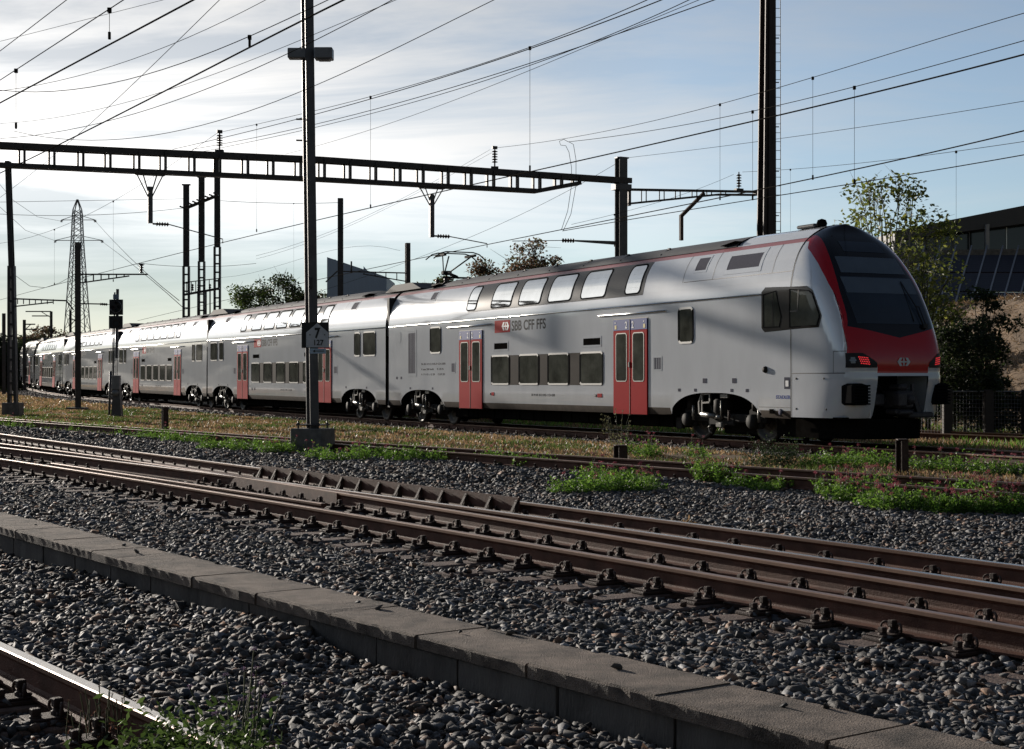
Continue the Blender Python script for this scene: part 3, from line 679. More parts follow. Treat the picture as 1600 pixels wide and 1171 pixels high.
# cab side glazing
mb = MB(); dk = [(22.26, 2.52), (22.26, 3.32), (22.40, 3.42), (23.84, 3.38), (24.03, 3.27), (24.32, 2.72), (24.24, 2.47), (22.38, 2.44)]
sheet(mb, side_cab, conv(dk, 20), .006, 0, 14)
sheet(mb, side_cab, conv([(22.36, 2.56), (22.36, 3.28), (22.78, 3.30), (22.97, 2.76), (22.90, 2.56)], 10), .009, 1, 4)
sheet(mb, side_cab, conv([(23.30, 2.54), (23.30, 3.31), (23.80, 3.30), (24.0, 3.20), (24.25, 2.72), (24.18, 2.54)], 12), .009, 1, 8)
sheet(mb, side_cab, [(2.56, 22.66, 22.69), (3.29, 22.66, 22.69)], .014, 0, 1); sheet(mb, side_cab, [(2.84, 23.26, 23.56), (2.87, 23.26, 23.56)], .014, 2, 2); sheet(mb, side_cab, [(2.84, 23.55, 23.57), (3.30, 23.58, 23.60)], .014, 2, 1)
for pl in ([(22.33, 2.53), (22.33, 3.31), (22.80, 3.33), (23.0, 2.76), (22.92, 2.53)], [(23.27, 2.51), (23.27, 3.34), (23.82, 3.33), (24.03, 3.22), (24.28, 2.72), (24.2, 2.51)]):
    cx_ = sum(p[0] for p in pl) / len(pl); cy_ = sum(p[1] for p in pl) / len(pl); inn = [(cx_ + (a - cx_) * .93, cy_ + (b - cy_) * .95) for a, b in pl]; ring(mb, side_cab, conv(pl, 14), conv(inn, 14), .014, .008, 3)
mb.build('cab_side_window', [M['band'], M['glass'], M['black'], M['seal']], fc)
# upper deck
rounded_strip('upper_window_band', 6.7, 17.2, 3.52, 4.36, fc, M['band'], .03, .003)
for a, b in ((6.45, 7.30), (8.20, 9.72), (10.06, 11.60), (11.90, 13.43), (13.80, 15.30), (16.14, 17.05)):
    make_window('upper_window', side, a + .12, b - .02, 3.56, 4.33, fc, M['skyglass'], .13, .035, False)
rounded_strip('lower_window_band', 8.43, 15.22, 1.27, 2.14, fc, M['bandlow'], .03, .003)
for a, b in ((8.45, 9.70), (10.30, 11.58), (12.10, 13.37), (13.96, 15.24)): make_window('lower_window', side, a, b, 1.27, 2.16, fc, M['glass'], .13, .05)
make_window('window', side, 3.80, 4.70, 2.28, 3.16, fc, M['glass'], .14, .05); make_window('window', side, 18.86, 19.54, 2.26, 3.13, fc, M['glass'], .14, .05)
for a, b in ((6.15, 7.83), (15.80, 17.46)): make_door(a, b, fc)
handrail(5.25, 8.55, 3.09, fc); handrail(15.0, 18.35, 3.08, fc)
make_vent(side, 1.86, 2.66, 1.55, 3.10, fc, 'tall_grille', .10, 5, True); make_vent(side, 5.50, 5.82, 1.64, 1.98, fc, louv=3, vert=True); make_vent(side, 17.72, 18.12, 1.63, 1.98, fc, louv=4, vert=True)
make_vent(side, 8.62, 9.62, 2.28, 2.56, fc, 'display_panel', .05, 0, mt=M['under']); make_vent(side, 14.12, 15.14, 2.28, 2.56, fc, 'display_panel', .05, 0, mt=M['under'])
make_vent(side, 3.35, 3.86, 4.02, 4.36, fc, 'roof_vent', .05, 0); make_vent(side, 19.32, 19.88, 3.93, 4.33, fc, 'roof_vent', .05, 0); make_vent(side, 20.62, 22.1, 3.80, 4.34, fc, 'roof_vent', .11, 0)
for spots in ([(8.56, 1.0, .09)], [(15.05, 1.0, .12)]):
    mb = MB(); t, h, s = spots[0]; mb.bbox((t - s, -1.41, h - .05), (t + s, -1.398, h + .05), .003, 0); mb.bbox((t - s * 2.2, -1.42, h - .03), (t - s * 1.5, -1.398, h + .03), .005, 1); mb.build('socket_cover', [M['door_red'], M['black']], fc)
pins([(18.9, 1.16, .05), (19.6, 1.16, .05), (21.1, 1.16, .05), (21.7, 1.16, .05), (20.0, 1.38, .08), (21.2, 1.38, .08)], fc)
pins([(.9, 1.5, .06), (1.3, 1.5, .06), (2.1, 1.15, .05), (4.0, 1.15, .05)], fc)
mb = MB(); mb.bbox((23.08, -1.404, 1.20), (23.28, -1.398, 1.45), .002, 0); mb.bbox((23.13, -1.408, 1.25), (23.24, -1.403, 1.38), .002, 1); mb.build('notice_plate', [M['grille'], M['white']], fc)
mb = MB(); mb.lathe((22.4, -1.40, 1.62), [(0, -.05), (.06, -.05), (.08, 0)], 'y', 12, 0); mb.build('fitting', [M['bogie']], fc)
mb = MB(); mb.bbox((22.55, -1.412, .66), (22.7, -1.398, .76), .004, 0); mb.lathe((22.95, -1.4, .70), [(0, -.012), (.07, -.012), (.07, 0)], 'y', 12, 1); mb.build('fitting', [M['under'], M['grille']], fc)
mb = MB(); 
for q in ((23.5, 1.42), (23.5, .78), (24.45, .78), (24.4, 1.42)): c = side_cab(*q); mb.lathe(c, [(0, -.008), (.022, -.008), (.022, .002)], 'y', 10, 0)
mb.build('screw', [M['bogie']], fc)
rounded_strip('hatch', .74, 1.28, 2.71, 3.08, fc, M['paint'], .1, .006)
operator_sign(8.70, fc)
small_text(['94 85 0 512 045-9 CH-SBB', 'V max 200 km/h      R 135 %', 'A  P 165 t  G 28     12.07.20'], 3.05, 1.92, .085, [2.0, 1.85, 1.95], fc)
small_text(['50 94 85 2512 045-1 CH-SBB'], 11.1, .96, .09, 1.44, fc)
mb = MB(); text_on(mb, 'STADLER', .10, (22.78, -1.4005, .99), (1, 0, 0), (0, 0, 1), (0, -1, 0), 0, width=.52, bold=.004, extr=.001); mb.build('lettering', [M['blue_strip']], fc)
# pantograph
mb = MB(); b0 = 2.45
mb.bbox((b0 - .4, -.6, 4.60), (b0 + .6, .6, 4.68), .02, 0)
for y in (-.45, .45): mb.lathe((b0 - .2, y, 4.66), [(.05, 0), (.09, .04), (.05, .08), (.09, .12), (.05, .18)], 'z', 10, 1); mb.lathe((b0 + .5, y, 4.66), [(.05, 0), (.09, .04), (.05, .08), (.09, .12), (.05, .18)], 'z', 10, 1)
mb.bar((b0 + .3, -.5, 4.88), (b0 + .3, .5, 4.88), .06, .06, 0)
mb.tube([(b0 + .4, 0, 4.9), (b0 - .45, 0, 5.10)], .05, 8, 0); mb.tube([(b0 + .2, .14, 4.86), (b0 - .5, .14, 5.02)], .02, 6, 0); mb.bbox((b0 - .6, -.16, 5.02), (b0 - .36, .16, 5.16), .03, 0)
for s in (-1, 1): mb.tube([(b0 - .45, s * .08, 5.10), (b0 + .62, s * .40, 5.56)], .025, 6, 0)
mb.tube([(b0 - .5, -.1, 5.1), (b0 - .12, -.3, 5.62)], .02, 6, 0)
for x in (-.05, .62): mb.tube([(b0 + x, -.95, 5.48), (b0 + x, -.72, 5.66), (b0 + x, -.5, 5.72), (b0 + x, .5, 5.72), (b0 + x, .72, 5.66), (b0 + x, .95, 5.48)], .022, 6, 0)
for y in (-.55, .55): mb.bbox((b0 - .1, y - .05, 5.58), (b0 + .67, y + .05, 5.66), .01, 0)
mb.build('pantograph', [M['bogie'], M['insul']], fc)
mb = MB(); mb.lathe((22.9, -.25, 4.76), [(.10, 0), (.12, .06), (.09, .14), (0, .17)], 'z', 14, 0); mb.bbox((22.1, -.35, 4.76), (22.75, -.1, 4.84), .03, 1); mb.build('roof_antenna', [M['under'], M['roof']], fc)

# --- the four middle cars
LM = 23.295; ARM = (2.75, 20.45)
mc = make_carriage(LM, ARM, False); mc['label'] = 'middle car next to the leading car'
place(mc, JN[1], JN[0], 0)
rounded_strip('upper_window_band', 5.5, 17.2, 3.52, 4.36, mc, M['band'], .03, .003)
for a, b in ((5.5, 6.35), (7.15, 8.6), (8.93, 10.4), (10.65, 12.1), (12.42, 13.9), (14.25, 15.65), (16.25, 17.15)): make_window('upper_window', side, a, b, 3.56, 4.33, mc, M['skyglass'], .13, .055, False)
rounded_strip('lower_window_band', 7.3, 15.5, 1.27, 2.14, mc, M['bandlow'], .03, .003)
for a, b in ((7.3, 8.5), (9.05, 10.25), (10.8, 12.0), (12.55, 13.75), (14.28, 15.48)): make_window('lower_window', side, a, b, 1.27, 2.16, mc, M['glass'], .13, .05)
for a, b in ((.70, 1.86), (2.22, 2.88), (20.06, 20.68), (20.98, 22.2)): make_window('window', side, a, b, 2.28, 3.18, mc, M['glass'], .14, .05)
for a, b in ((5.16, 6.8), (16.05, 17.62)): make_door(a, b, mc)
handrail(4.5, 7.9, 3.09, mc); handrail(15.3, 18.45, 3.08, mc)
make_vent(side, 4.54, 4.9, 1.64, 1.96, mc, louv=3, vert=True); make_vent(side, 17.88, 18.27, 1.64, 1.96, mc, louv=3, vert=True)
make_vent(side, 7.48, 8.5, 2.3, 2.56, mc, 'display_panel', .05, 0, mt=M['under']); make_vent(side, 14.4, 15.4, 2.3, 2.56, mc, 'display_panel', .05, 0, mt=M['under'])
make_vent(side, 2.45, 3.1, 4.0, 4.36, mc, 'roof_vent', .05, 0); make_vent(side, 19.2, 19.85, 4.0, 4.36, mc, 'roof_vent', .05, 0)
mb = MB(); sheet(mb, side, [(3.72, 18.6, 23.1), (3.735, 18.6, 23.1)], .003, 0, 12); sheet(mb, side, [(3.72, .2, 3.4), (3.735, .2, 3.4)], .003, 0, 12)
for t in (18.6, 3.4): sheet(mb, side, [(3.72 + .05 * k, t, t + .015) for k in range(14)], .003, 0, 1)
mb.build('seam', [M['black']], mc)
pins([(7.4, 1.0, .08), (7.8, 1.0, .08), (2.1, 1.15, .05), (3.6, 1.15, .05), (19.2, 1.15, .05), (21.3, 1.15, .05)], mc)
operator_sign(7.69, mc)
small_text(['50 94 26 12 045-7 CH-SBB'], 11.4, .96, .09, 1.5, mc)
ORD = ['second', 'third', 'fourth', 'fifth', 'sixth']
for k in range(1, 5):
    if k == 4: break
    c = copy_tree(mc, train); c['label'] = ORD[k] + ' car behind the red nose'; place(c, JN[k + 1], JN[k], R(-.6 * k))
# last car: the cab car again, its cab at the far end
lc = copy_tree(fc, train, skip=('operator_sign', 'lettering', 'pantograph', 'gangway', 'roof_antenna'))
lc['label'] = 'last car, its cab at the far end'
# a mirrored copy: local x runs away from the joint
A = Vector(JN[4]); B = Vector(JN[5]); d = (B - A).normalized(); y = Vector((d.y, -d.x, 0)).normalized(); z = d.cross(y).normalized() * -1
mlast = Matrix((d, y, z)).transposed().to_4x4(); mlast.translation = A + y * 1.4
lc.matrix_local = Matrix.Translation(train.location).inverted() @ mlast
# ------------------------------------------------------------------ ground, tracks, ballast
def path_px(pts, z, deg=2, y0=None, y1=None, n=60):
    """world polyline of a rail: photo pixels of its head at height z, smoothed"""
    P = [at(x, y, z) for x, y in pts]; Y = np.array([p.y for p in P]); X = np.array([p.x for p in P]); w = 1 / Y
    c = np.polyfit(Y, X, deg, w=w); ya = Y.min() - 2.5 if y0 is None else y0; yb = Y.max() * 1.15 if y1 is None else y1
    ys = ya + (yb - ya) * (np.linspace(0, 1, n) ** 1.3); return [Vector((float(np.polyval(c, y)), float(y), z)) for y in ys]
def offset(path, d):
    out = []
    for i, p in enumerate(path):
        t = (path[min(i + 1, len(path) - 1)] - path[max(i - 1, 0)]); t.z = 0; t.normalize(); out.append(p + Vector((t.y, -t.x, 0)) * d)   # + is away from the camera (to the right of travel)
    return out
def resample(path, step):
    out = [path[0].copy()]; tg = []; acc = 0
    s = [0]
    for a, b in zip(path, path[1:]): s.append(s[-1] + (b - a).length)
    n = int(s[-1] / step); res = []
    for k in range(n + 1):
        d = k * step; i = int(np.searchsorted(s, d, 'right')) - 1; i = min(i, len(path) - 2); f = (d - s[i]) / max(s[i + 1] - s[i], 1e-9); p = path[i].lerp(path[i + 1], f); res.append((p, (path[i + 1] - path[i]).normalized()))
    return res
RH = 0.172
RPROF = [(-.036, 0.0), (-.036, -.028), (-.024, -.042), (-.009, -.052), (-.008, -.135), (-.02, -.148), (-.072, -.160), (-.072, -.172), (.072, -.172), (.072, -.160), (.02, -.148), (.008, -.135), (.009, -.052), (.024, -.042), (.036, -.028), (.036, -.004), (.030, .0), (-.030, .0)]
RPROF[0] = (-.036, -.005)
def rail(name, path, parent, worn=False, topmat=None, prof=None, label=None):
    mb = MB(); pr = prof or RPROF; n = len(pr); vs = []
    for i, p in enumerate(path):
        t = (path[min(i + 1, len(path) - 1)] - path[max(i - 1, 0)]); t.z = 0; t.normalize(); a = Vector((t.y, -t.x, 0))
        for u, w in pr: vs.append(p + a * u + Vector((0, 0, w)))
    fs = []; ms = []
    for i in range(len(path) - 1):
        for j in range(n):
            j2 = (j + 1) % n; fs.append((i * n + j, i * n + j2, (i + 1) * n + j2, (i + 1) * n + j)); hi = min(pr[j][1], pr[j2][1]) >= -.0061 
            ms.append((2 if abs(pr[j][1] - pr[j2][1]) > .001 else 1) if hi else (2 if min(pr[j][1], pr[j2][1]) > -.030 else 0))
    mb.add(vs, fs, 0, False); mb.m = ms
    mb.f += [tuple(range(n)), tuple(range(len(vs) - n, len(vs)))[::-1]]; mb.m += [0, 0]; mb.sm += [False, False]
    o = mb.build(name, [M['railside'], topmat or (M['railworn'] if worn else M['railtop']), M['railworn']], parent)
    if label: o['label'] = label
    return o
def fastening_mesh():
    """base plate, clamp with two spring loops and a square-headed bolt, beside the rail foot on the -y side"""
    mb = MB(); z = -RH
    mb.bbox((-.085, -.30, z - .022), (.085, -.02, z + .004), .006, 0); mb.bbox((-.075, -.27, z + .004), (.075, -.075, z + .018), .006, 0)
    mb.lathe((0, -.105, z + .01), [(.034, 0), (.034, .022), (.022, .03), (.022, .05)], 'z', 8, 0)
    mb.bbox((-.024, -.13, z + .052), (.024, -.082, z + .098), .006, 0)
    for s in (-1, 1):
        pts = [(s * (.028 + .030 * (1 - math.cos(a))), -.105 + .012 * math.cos(a), z + .050 + .030 * math.sin(a)) for a in [k * 2 * math.pi / 12 for k in range(12)]]
        pts.append(pts[0]); mb.tube(pts, .0085, 6, 0, False)
    mb.bbox((-.05, -.125, z + .016), (.05, -.06, z + .034), .006, 0)
    mb.lathe((-.03, -.225, z + .01), [(.03, 0), (.03, .016), (.02, .022)], 'z', 8, 0); mb.bbox((-.053, -.248, z + .03), (-.007, -.202, z + .066), .005, 0)
    mb.v = [(x, -y, z_) for x, y, z_ in mb.v]; mb.f = [f[::-1] for f in mb.f]; return mb      # the camera side of a rail is local +y
def small_fastening_mesh():
    mb = MB(); z = -RH; mb.bbox((-.07, -.20, z - .02), (.07, .20, z + .004), .006, 0)
    for s in (-1, 1):
        mb.bbox((-.045, s * .105 - .03, z + .0), (.045, s * .105 + .03, z + .035), .008, 0); mb.bbox((-.02, s * .11 - .02, z + .035), (.02, s * .11 + .02, z + .085), .006, 0)
    return mb
FAST = fastening_mesh(); FAST2 = small_fastening_mesh()
fproto = FAST.build('rail_fastening', [M['rust']]); fproto2 = FAST2.build('rail_fastening', [M['rust']])
used_protos = set()
def put(proto, p, t, parent, z=None, sx=1.0):
    o = proto if proto.name not in used_protos else copy_of(proto); used_protos.add(proto.name)
    o.parent = parent; o.location = p if z is None else (p[0], p[1], z); o.rotation_euler = (0, 0, math.atan2(t.y, t.x) ); o.scale = (1, sx, 1)
    return o
def sleeper_proto(w=.24, h=.16, mt=None):
    mb = MB(); nseg = 14
    rows = []
    for k in range(nseg + 1):
        y = -.5 + k / nseg; j = lambda: rnd.uniform(-.004, .004)
        rows.append([(-w / 2 + j(), y, -h), (-w / 2 + j(), y, -.012 + j()), (-w / 2 + .012, y, j()), (0, y, .002 + j()), (w / 2 - .012, y, j()), (w / 2 + j(), y, -.012 + j()), (w / 2 + j(), y, -h)])
    mb.grid(rows, 0, False); mb.f += [tuple(range(7)), tuple(range(len(mb.v) - 7, len(mb.v)))[::-1]]; mb.m += [0, 0]; mb.sm += [False, False]
    return mb.build('sleeper', [mt or M['sleeper']])
def dirv(path, i):
    t = (path[min(i + 1, len(path) - 1)] - path[max(i - 1, 0)]); t.z = 0; return t.normalized()

# ---- main turnout in front: four running rails, check rails, frog, raised guard rail
R4 = path_px([(0, 717), (175, 742), (400, 779), (575, 806.7), (849, 855), (1100, 895.5), (1369, 939.4), (1596, 981)], .10, 2, 5.2, 44)
R1 = path_px([(0, 677.5), (250, 711), (380, 728), (841, 787), (1100, 820.6), (1596, 884)], .10, 2, 6.0, 62)
AF = path_px([(0, 698), (100, 711.5), (230, 728), (400, 748), (575, 769.8), (675, 784.5), (900, 816.5), (1050, 839), (1596, 917.5)], .10, 3, 5.6, 46)
BN = path_px([(0, 692), (100, 706), (230, 725), (400, 749), (575, 773.5), (675, 790), (900, 831), (1050, 853), (1596, 937)], .10, 3, 5.4, 50)
turnout = empty('railway_track', (0, 12, 0))
tag(turnout, 'rusty merging tracks with four rails and a raised guard rail in the foreground', 'railway track')
def sub(o, par):   # parent but keep world coordinates used in the mesh
    o.parent = par; o.location = Vector(o.location) - par.location; return o
for nm, pth, wn in (('near running rail', R4, True), ('inner rail', AF, False), ('inner rail', BN, True), ('far running rail', R1, False)):
    o = rail('rail', pth, turnout, wn, label=nm); o.location = -turnout.location
CR = [p for p in path_px([(75, 722.5), (230, 745.5), (400, 770.5), (458, 780)], .11, 1, 17.9, 26.2)]
o = rail('check_rail', CR, turnout, True); o.location = -turnout.location
# frog: the heavy rusty block where the two inner rails cross
mb = MB()
frog = [p for p, _ in resample(BN, .1) if at(520, 770, .1).y <= p.y <= 26.5]; fo = []
for u, w in ((-.05, -.012), (-.055, -.15), (.16, -.15), (.16, -.012)):
    pass
vs = []
for i, p in enumerate(frog):
    t = dirv(frog, i); a = Vector((t.y, -t.x, 0))
    for u, w in ((-.052, -.010), (-.056, -.165), (.20, -.165), (.20, -.010)): vs.append(p + a * u + Vector((0, 0, w)))
k = len(frog); mb.add(vs, [(i * 4 + j, i * 4 + (j + 1) % 4, (i + 1) * 4 + (j + 1) % 4, (i + 1) * 4 + j) for i in range(k - 1) for j in range(4)] + [(0, 1, 2, 3), (4 * k - 1, 4 * k - 2, 4 * k - 3, 4 * k - 4)], 0)
o = mb.build('crossing_frog', [M['railside']], turnout); o.location = -turnout.location
# raised guard rail with its stays
g0, g1 = at(838, 786, .1).y, at(408, 731.5, .1).y
GP = [p for p, _ in resample(offset(R1, -.10), .06) if g0 <= p.y <= g1]; gq = resample(GP, .25)
mb = MB(); vs = []; GQ = [q[0] for q in gq]
for i, p in enumerate(GQ):
    t = dirv(GQ, i); a = Vector((t.y, -t.x, 0))
    for u, w in ((-.012, .055), (-.012, -.10), (.012, -.10), (.012, .055)): vs.append(p + a * u + Vector((0, 0, w)))
k = len(GQ); mb.add(vs, [(i * 4 + j, i * 4 + (j + 1) % 4, (i + 1) * 4 + (j + 1) % 4, (i + 1) * 4 + j) for i in range(k - 1) for j in range(4)] + [(0, 1, 2, 3), (4 * k - 1, 4 * k - 2, 4 * k - 3, 4 * k - 4)], 0)
o = mb.build('guard_rail', [M['railside']], turnout); o.location = -turnout.location
stay = MB()
stay.prism([(-.012, .02), (-.03, .01), (-.10, -.165), (-.012, -.165)], -.007, .007, (Vector((0, 0, 0)), Vector((0, 1, 0)), Vector((0, 0, 1)), Vector((1, 0, 0))), 0)
stay.bar((0, -.03, .03), (0, -.13, -.155), .05, .014, 0); stay.bbox((-.05, -.18, -.175), (.05, -.01, -.16), .004, 0); stay.lathe((0, -.03, .015), [(.022, -.02), (.022, .02)], 'x', 8, 0)
stay.v = [(x, -y, z_) for x, y, z_ in stay.v]; stay.f = [f[::-1] for f in stay.f]
sp = stay.build('guard_rail_stay', [M['rust']])
for (p, t) in resample(GP, (GP[-1] - GP[0]).length / 13.6): put(sp, p - turnout.location, t, turnout)
# sleepers across the whole turnout, fastenings along each rail
slp = sleeper_proto(); rs = resample(R4, .62); stuffF = MB(); nf = 0
def near(path, p, t):
    """point where the sleeper line through p (perpendicular to t) meets path"""
    best = None
    for a, b in zip(path, path[1:]):
        da = (a - p).dot(t); db = (b - p).dot(t)
        if da * db <= 0: f = da / (da - db) if da != db else 0; return a.lerp(b, f), (b - a).normalized()
    return None
SLEEPS = []     # (center, t, a, half length) for keeping stones off
fast_spots = []
for i, (p, t) in enumerate(rs):
    t = Vector((t.x, t.y, 0)).normalized(); a = Vector((t.y, -t.x, 0)); q = near(R1, p, t)
    if q is None: continue
    far = (q[0] - p).dot(a) + .55; nr = -.86 + .12 * math.sin(i * 2.3); c = p + a * ((far + nr) / 2); Ls = far - nr
    if i < 62:
        o = put(slp, Vector((c.x, c.y, .10 - RH - .022)) - turnout.location, t, turnout, None, Ls)
        o.rotation_euler.z += rnd.uniform(-.01, .01)
    SLEEPS.append((c, t, a, Ls / 2))
    for k, pth in enumerate((R4, AF, BN, R1)):
        q = near(pth, p, t)
        if q: fast_spots.append(((q[0]).y, k, q[0], q[1]))
fast_spots.sort(key=lambda f: f[0]); cnt = 0; rest = MB()
for yy, k, p, t in fast_spots:
    if yy > 40: continue
    if k in (1, 2):   # only one set between the two close inner rails once they nearly touch
        if k == 1 and 13 < yy < 27: continue
    if cnt < 98: put(fproto if k in (0, 2, 3) else fproto2, p - turnout.location, t, turnout); cnt += 1
    else:
        src = FAST if yy < 24 else FAST2; ct, st_ = t.x, t.y; L_ = math.hypot(ct, st_); ct /= L_; st_ /= L_
        rest.add([(p.x + x * ct - y * st_, p.y + x * st_ + y * ct, p.z + z) for x, y, z in src.v], src.f, 0)
o = rest.build('rail_fastening', [M['rust']], turnout); o.location = -turnout.location; o['kind'] = 'stuff'

# ---- foreground track, bottom left (only its far rail is in the picture)
R0 = path_px([(0, 1008), (144, 1070), (231, 1113), (270, 1129)], .10, 1, 4.0, 13)
near_track = empty('railway_track', (-2, 8, 0)); tag(near_track, 'track with a bright polished rail head at the bottom left corner', 'railway track')
for nm, pth in (('near rail', offset(R0, -1.5)), ('far rail', R0)):
    o = rail('rail', pth, near_track, False); o.location = -near_track.location
sl2 = sleeper_proto(.22, .16, M['sleeper_sunlit']); f3 = FAST.build('rail_fastening', [M['rust']])
for i, (p, t) in enumerate(resample(R0, .55)):
    t = Vector((t.x, t.y, 0)).normalized(); a = Vector((t.y, -t.x, 0)); c = p - a * .75
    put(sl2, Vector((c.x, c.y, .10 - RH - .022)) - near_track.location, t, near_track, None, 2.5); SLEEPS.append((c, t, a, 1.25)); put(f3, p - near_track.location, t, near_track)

# ---- siding in the weeds
CF = path_px([(0, 653), (300, 674), (526, 689), (850, 709), (1050, 721), (1595, 755)], .10, 2, 17, 80)
CB = path_px([(0, 656), (250, 674), (400, 685), (526, 694), (656, 703), (900, 719), (1050, 732), (1595, 771)], .10, 2, 16, 70)
siding = empty('railway_track', (0, 28, 0)); tag(siding, 'weed-grown rusty siding between the train and the stony ground', 'railway track')
for nm, pth in (('rail', CF), ('rail', CB)): o = rail('rail', pth, siding, True); o.location = -siding.location
sl3 = sleeper_proto(.24); f4 = FAST2.build('rail_fastening', [M['rust']])
for i, (p, t) in enumerate(resample(CF, .62)):
    t = Vector((t.x, t.y, 0)).normalized(); a = Vector((t.y, -t.x, 0)); c = p - a * .55
    if p.y < 45 and i % 1 == 0: put(sl3, Vector((c.x, c.y, .10 - RH - .03)) - siding.location, t, siding, None, 2.4)
    q = near(CB, p, t)
    if q and p.y < 36: put(f4, q[0] - siding.location, t, siding)
# ---- the train's own track
def train_path(u, ext=26.0):
    pts = []; J = [Vector(j) for j in JN]; N_ = Vector(NOSE); d0 = (N_ - J[0]).normalized()
    ctrl = [N_ + d0 * ext, N_ + d0 * 4] + [N_ - d0 * 6] + J + [J[-1] + Vector((-6.2, 23, .25)), J[-1] + Vector((-10, 46, .4))]
    for i, p in enumerate(ctrl):
        t = ctrl[min(i + 1, len(ctrl) - 1)] - ctrl[max(i - 1, 0)]; t.z = 0; t.normalize(); pts.append(p + Vector((t.y, -t.x, 0)) * u)
    out = []   # Catmull-Rom through the joints
    for i in range(len(pts) - 1):
        p0 = pts[max(i - 1, 0)]; p1 = pts[i]; p2 = pts[i + 1]; p3 = pts[min(i + 2, len(pts) - 1)]
        for k in range(8):
            s = k / 8; out.append(0.5 * ((2 * p1) + (p2 - p0) * s + (2 * p0 - 5 * p1 + 4 * p2 - p3) * s * s + (3 * p1 - p0 - 3 * p2 + p3) * s ** 3))
    out.append(pts[-1]); return out
TN, TF, TM = train_path(.65), train_path(2.15), train_path(1.4)
ttrack = empty('railway_track', (0, 40, 0)); tag(ttrack, 'track the double-deck train stands on', 'railway track')
for pth, wn in ((TN, False), (TF, True)): o = rail('rail', pth, ttrack, wn); o.location = -ttrack.location
sl4 = sleeper_proto(.26); f5 = FAST2.build('rail_fastening', [M['rust']]); k = 0
for i, (p, t) in enumerate(resample(TM, .62)):
    t = Vector((t.x, t.y, 0)).normalized()
    if p.y > 100 or k > 97: break
    k += 1; put(sl4, Vector((p.x, p.y, p.z - RH - .022)) - ttrack.location, t, ttrack, None, 2.6); q = near(TN, p, t)
    if q and p.y < 62: put(f5, q[0] - ttrack.location, t, ttrack)
# ---- one more track behind the train
EP = path_px([(1408, 675), (1600, 682.5)], .10, 1, 30, 75)
etr = empty('railway_track', (11, 40, 0)); tag(etr, 'track beyond the train nose, in front of the dark bushes', 'railway track')
for pth in (EP, offset(EP, 1.5)): o = rail('rail', pth, etr, True); o.location = -etr.location
for o in (sl2, sl3, sl4, slp): pass

# ---- concrete trackside kerb
KF_z = .15
KW = .50
KB = path_px([(0, 799.6), (500, 914), (718, 970), (1050, 1047), (1399, 1127), (1596, 1168)], KF_z, 2, 4.8, 22)
KF = offset(KB, -KW)
kerb = empty('concrete_kerb', (0, 8, 0)); tag(kerb, 'low concrete kerb wall with coping slabs curving through the ballast', 'kerb')
def strip(path, u0, u1, z0, z1, name, mt, jit=0.0, over=0.0):
    mb = MB(); n = len(path); vs = []; r = .012
    sec = [(u0, z0), (u0, z1 - r), (u0 + r, z1), (u1 - r, z1), (u1, z1 - r), (u1, z0)]
    for i, p in enumerate(path):
        t = dirv(path, i); a = Vector((t.y, -t.x, 0))
        for q_, (u, z) in enumerate(sec): vs.append(Vector((p.x, p.y, 0)) + a * (u + jit + (rnd.uniform(-.002, .002) if q_ in (1, 4) else 0) + (.009 if (q_ == 1 and rnd.random() < .018) else 0)) + Vector((0, 0, z + rnd.uniform(-.001, .001) - (.009 if (q_ in (1, 2) and rnd.random() < .015) else 0))))
    m = len(sec); fs = [(i * m + j, i * m + (j + 1) % m, (i + 1) * m + (j + 1) % m, (i + 1) * m + j) for i in range(n - 1) for j in range(m)]
    mb.add(vs, fs + [tuple(range(m)), tuple(range((n - 1) * m, n * m))[::-1]], 0)
    for v in range(len(mb.v)): mb.v[v] = tuple(Vector(mb.v[v]) - kerb.location)
    return mb.build(name, mt, kerb)
M['kerb'] = mat('kerb_concrete', (0.125, 0.098, 0.078), 0.9, 0, 0.75, 4.2, bump=1.0, bscale=120, col2=(0.18, 0.142, 0.115))
M['kerb2'] = mat('kerb_wall_concrete', (0.11, 0.10, 0.09), 0.9, 0, 0.5, 3.0, bump=0.5, bscale=70, stretch=(1, 1, .35))
kq = resample(KF, .02)
def span(a, b):
    i0, i1 = int(a / .02), min(int(b / .02), len(kq) - 1); return [kq[i][0] for i in range(i0, i1, 4)] + [kq[i1][0]]
s = 0.0; tot = (len(kq) - 1) * .02; i = 0
while s < tot - .3:
    L_ = 1.0 + rnd.uniform(-.03, .05); e = min(s + L_, tot); sp_ = span(s, e - .016)
    if len(sp_) > 1: strip(sp_, 0, KW, KF_z - .075, KF_z + rnd.uniform(-.006, .006), 'coping_slab', M['kerb'], rnd.uniform(-.008, .008))
    s = e; i += 1
s = .35
while s < tot - .3:
    L_ = .86 + rnd.uniform(-.04, .04); e = min(s + L_, tot); sp_ = span(s, e - .02)
    if len(sp_) > 1: strip(sp_, .035, .12, -.35, KF_z - .078, 'wall_panel', M['kerb2'], rnd.uniform(-.004, .004))
    s = e
strip(span(0, tot), .125, KW - .02, -.35, KF_z - .10, 'footing', M['kerb2'])

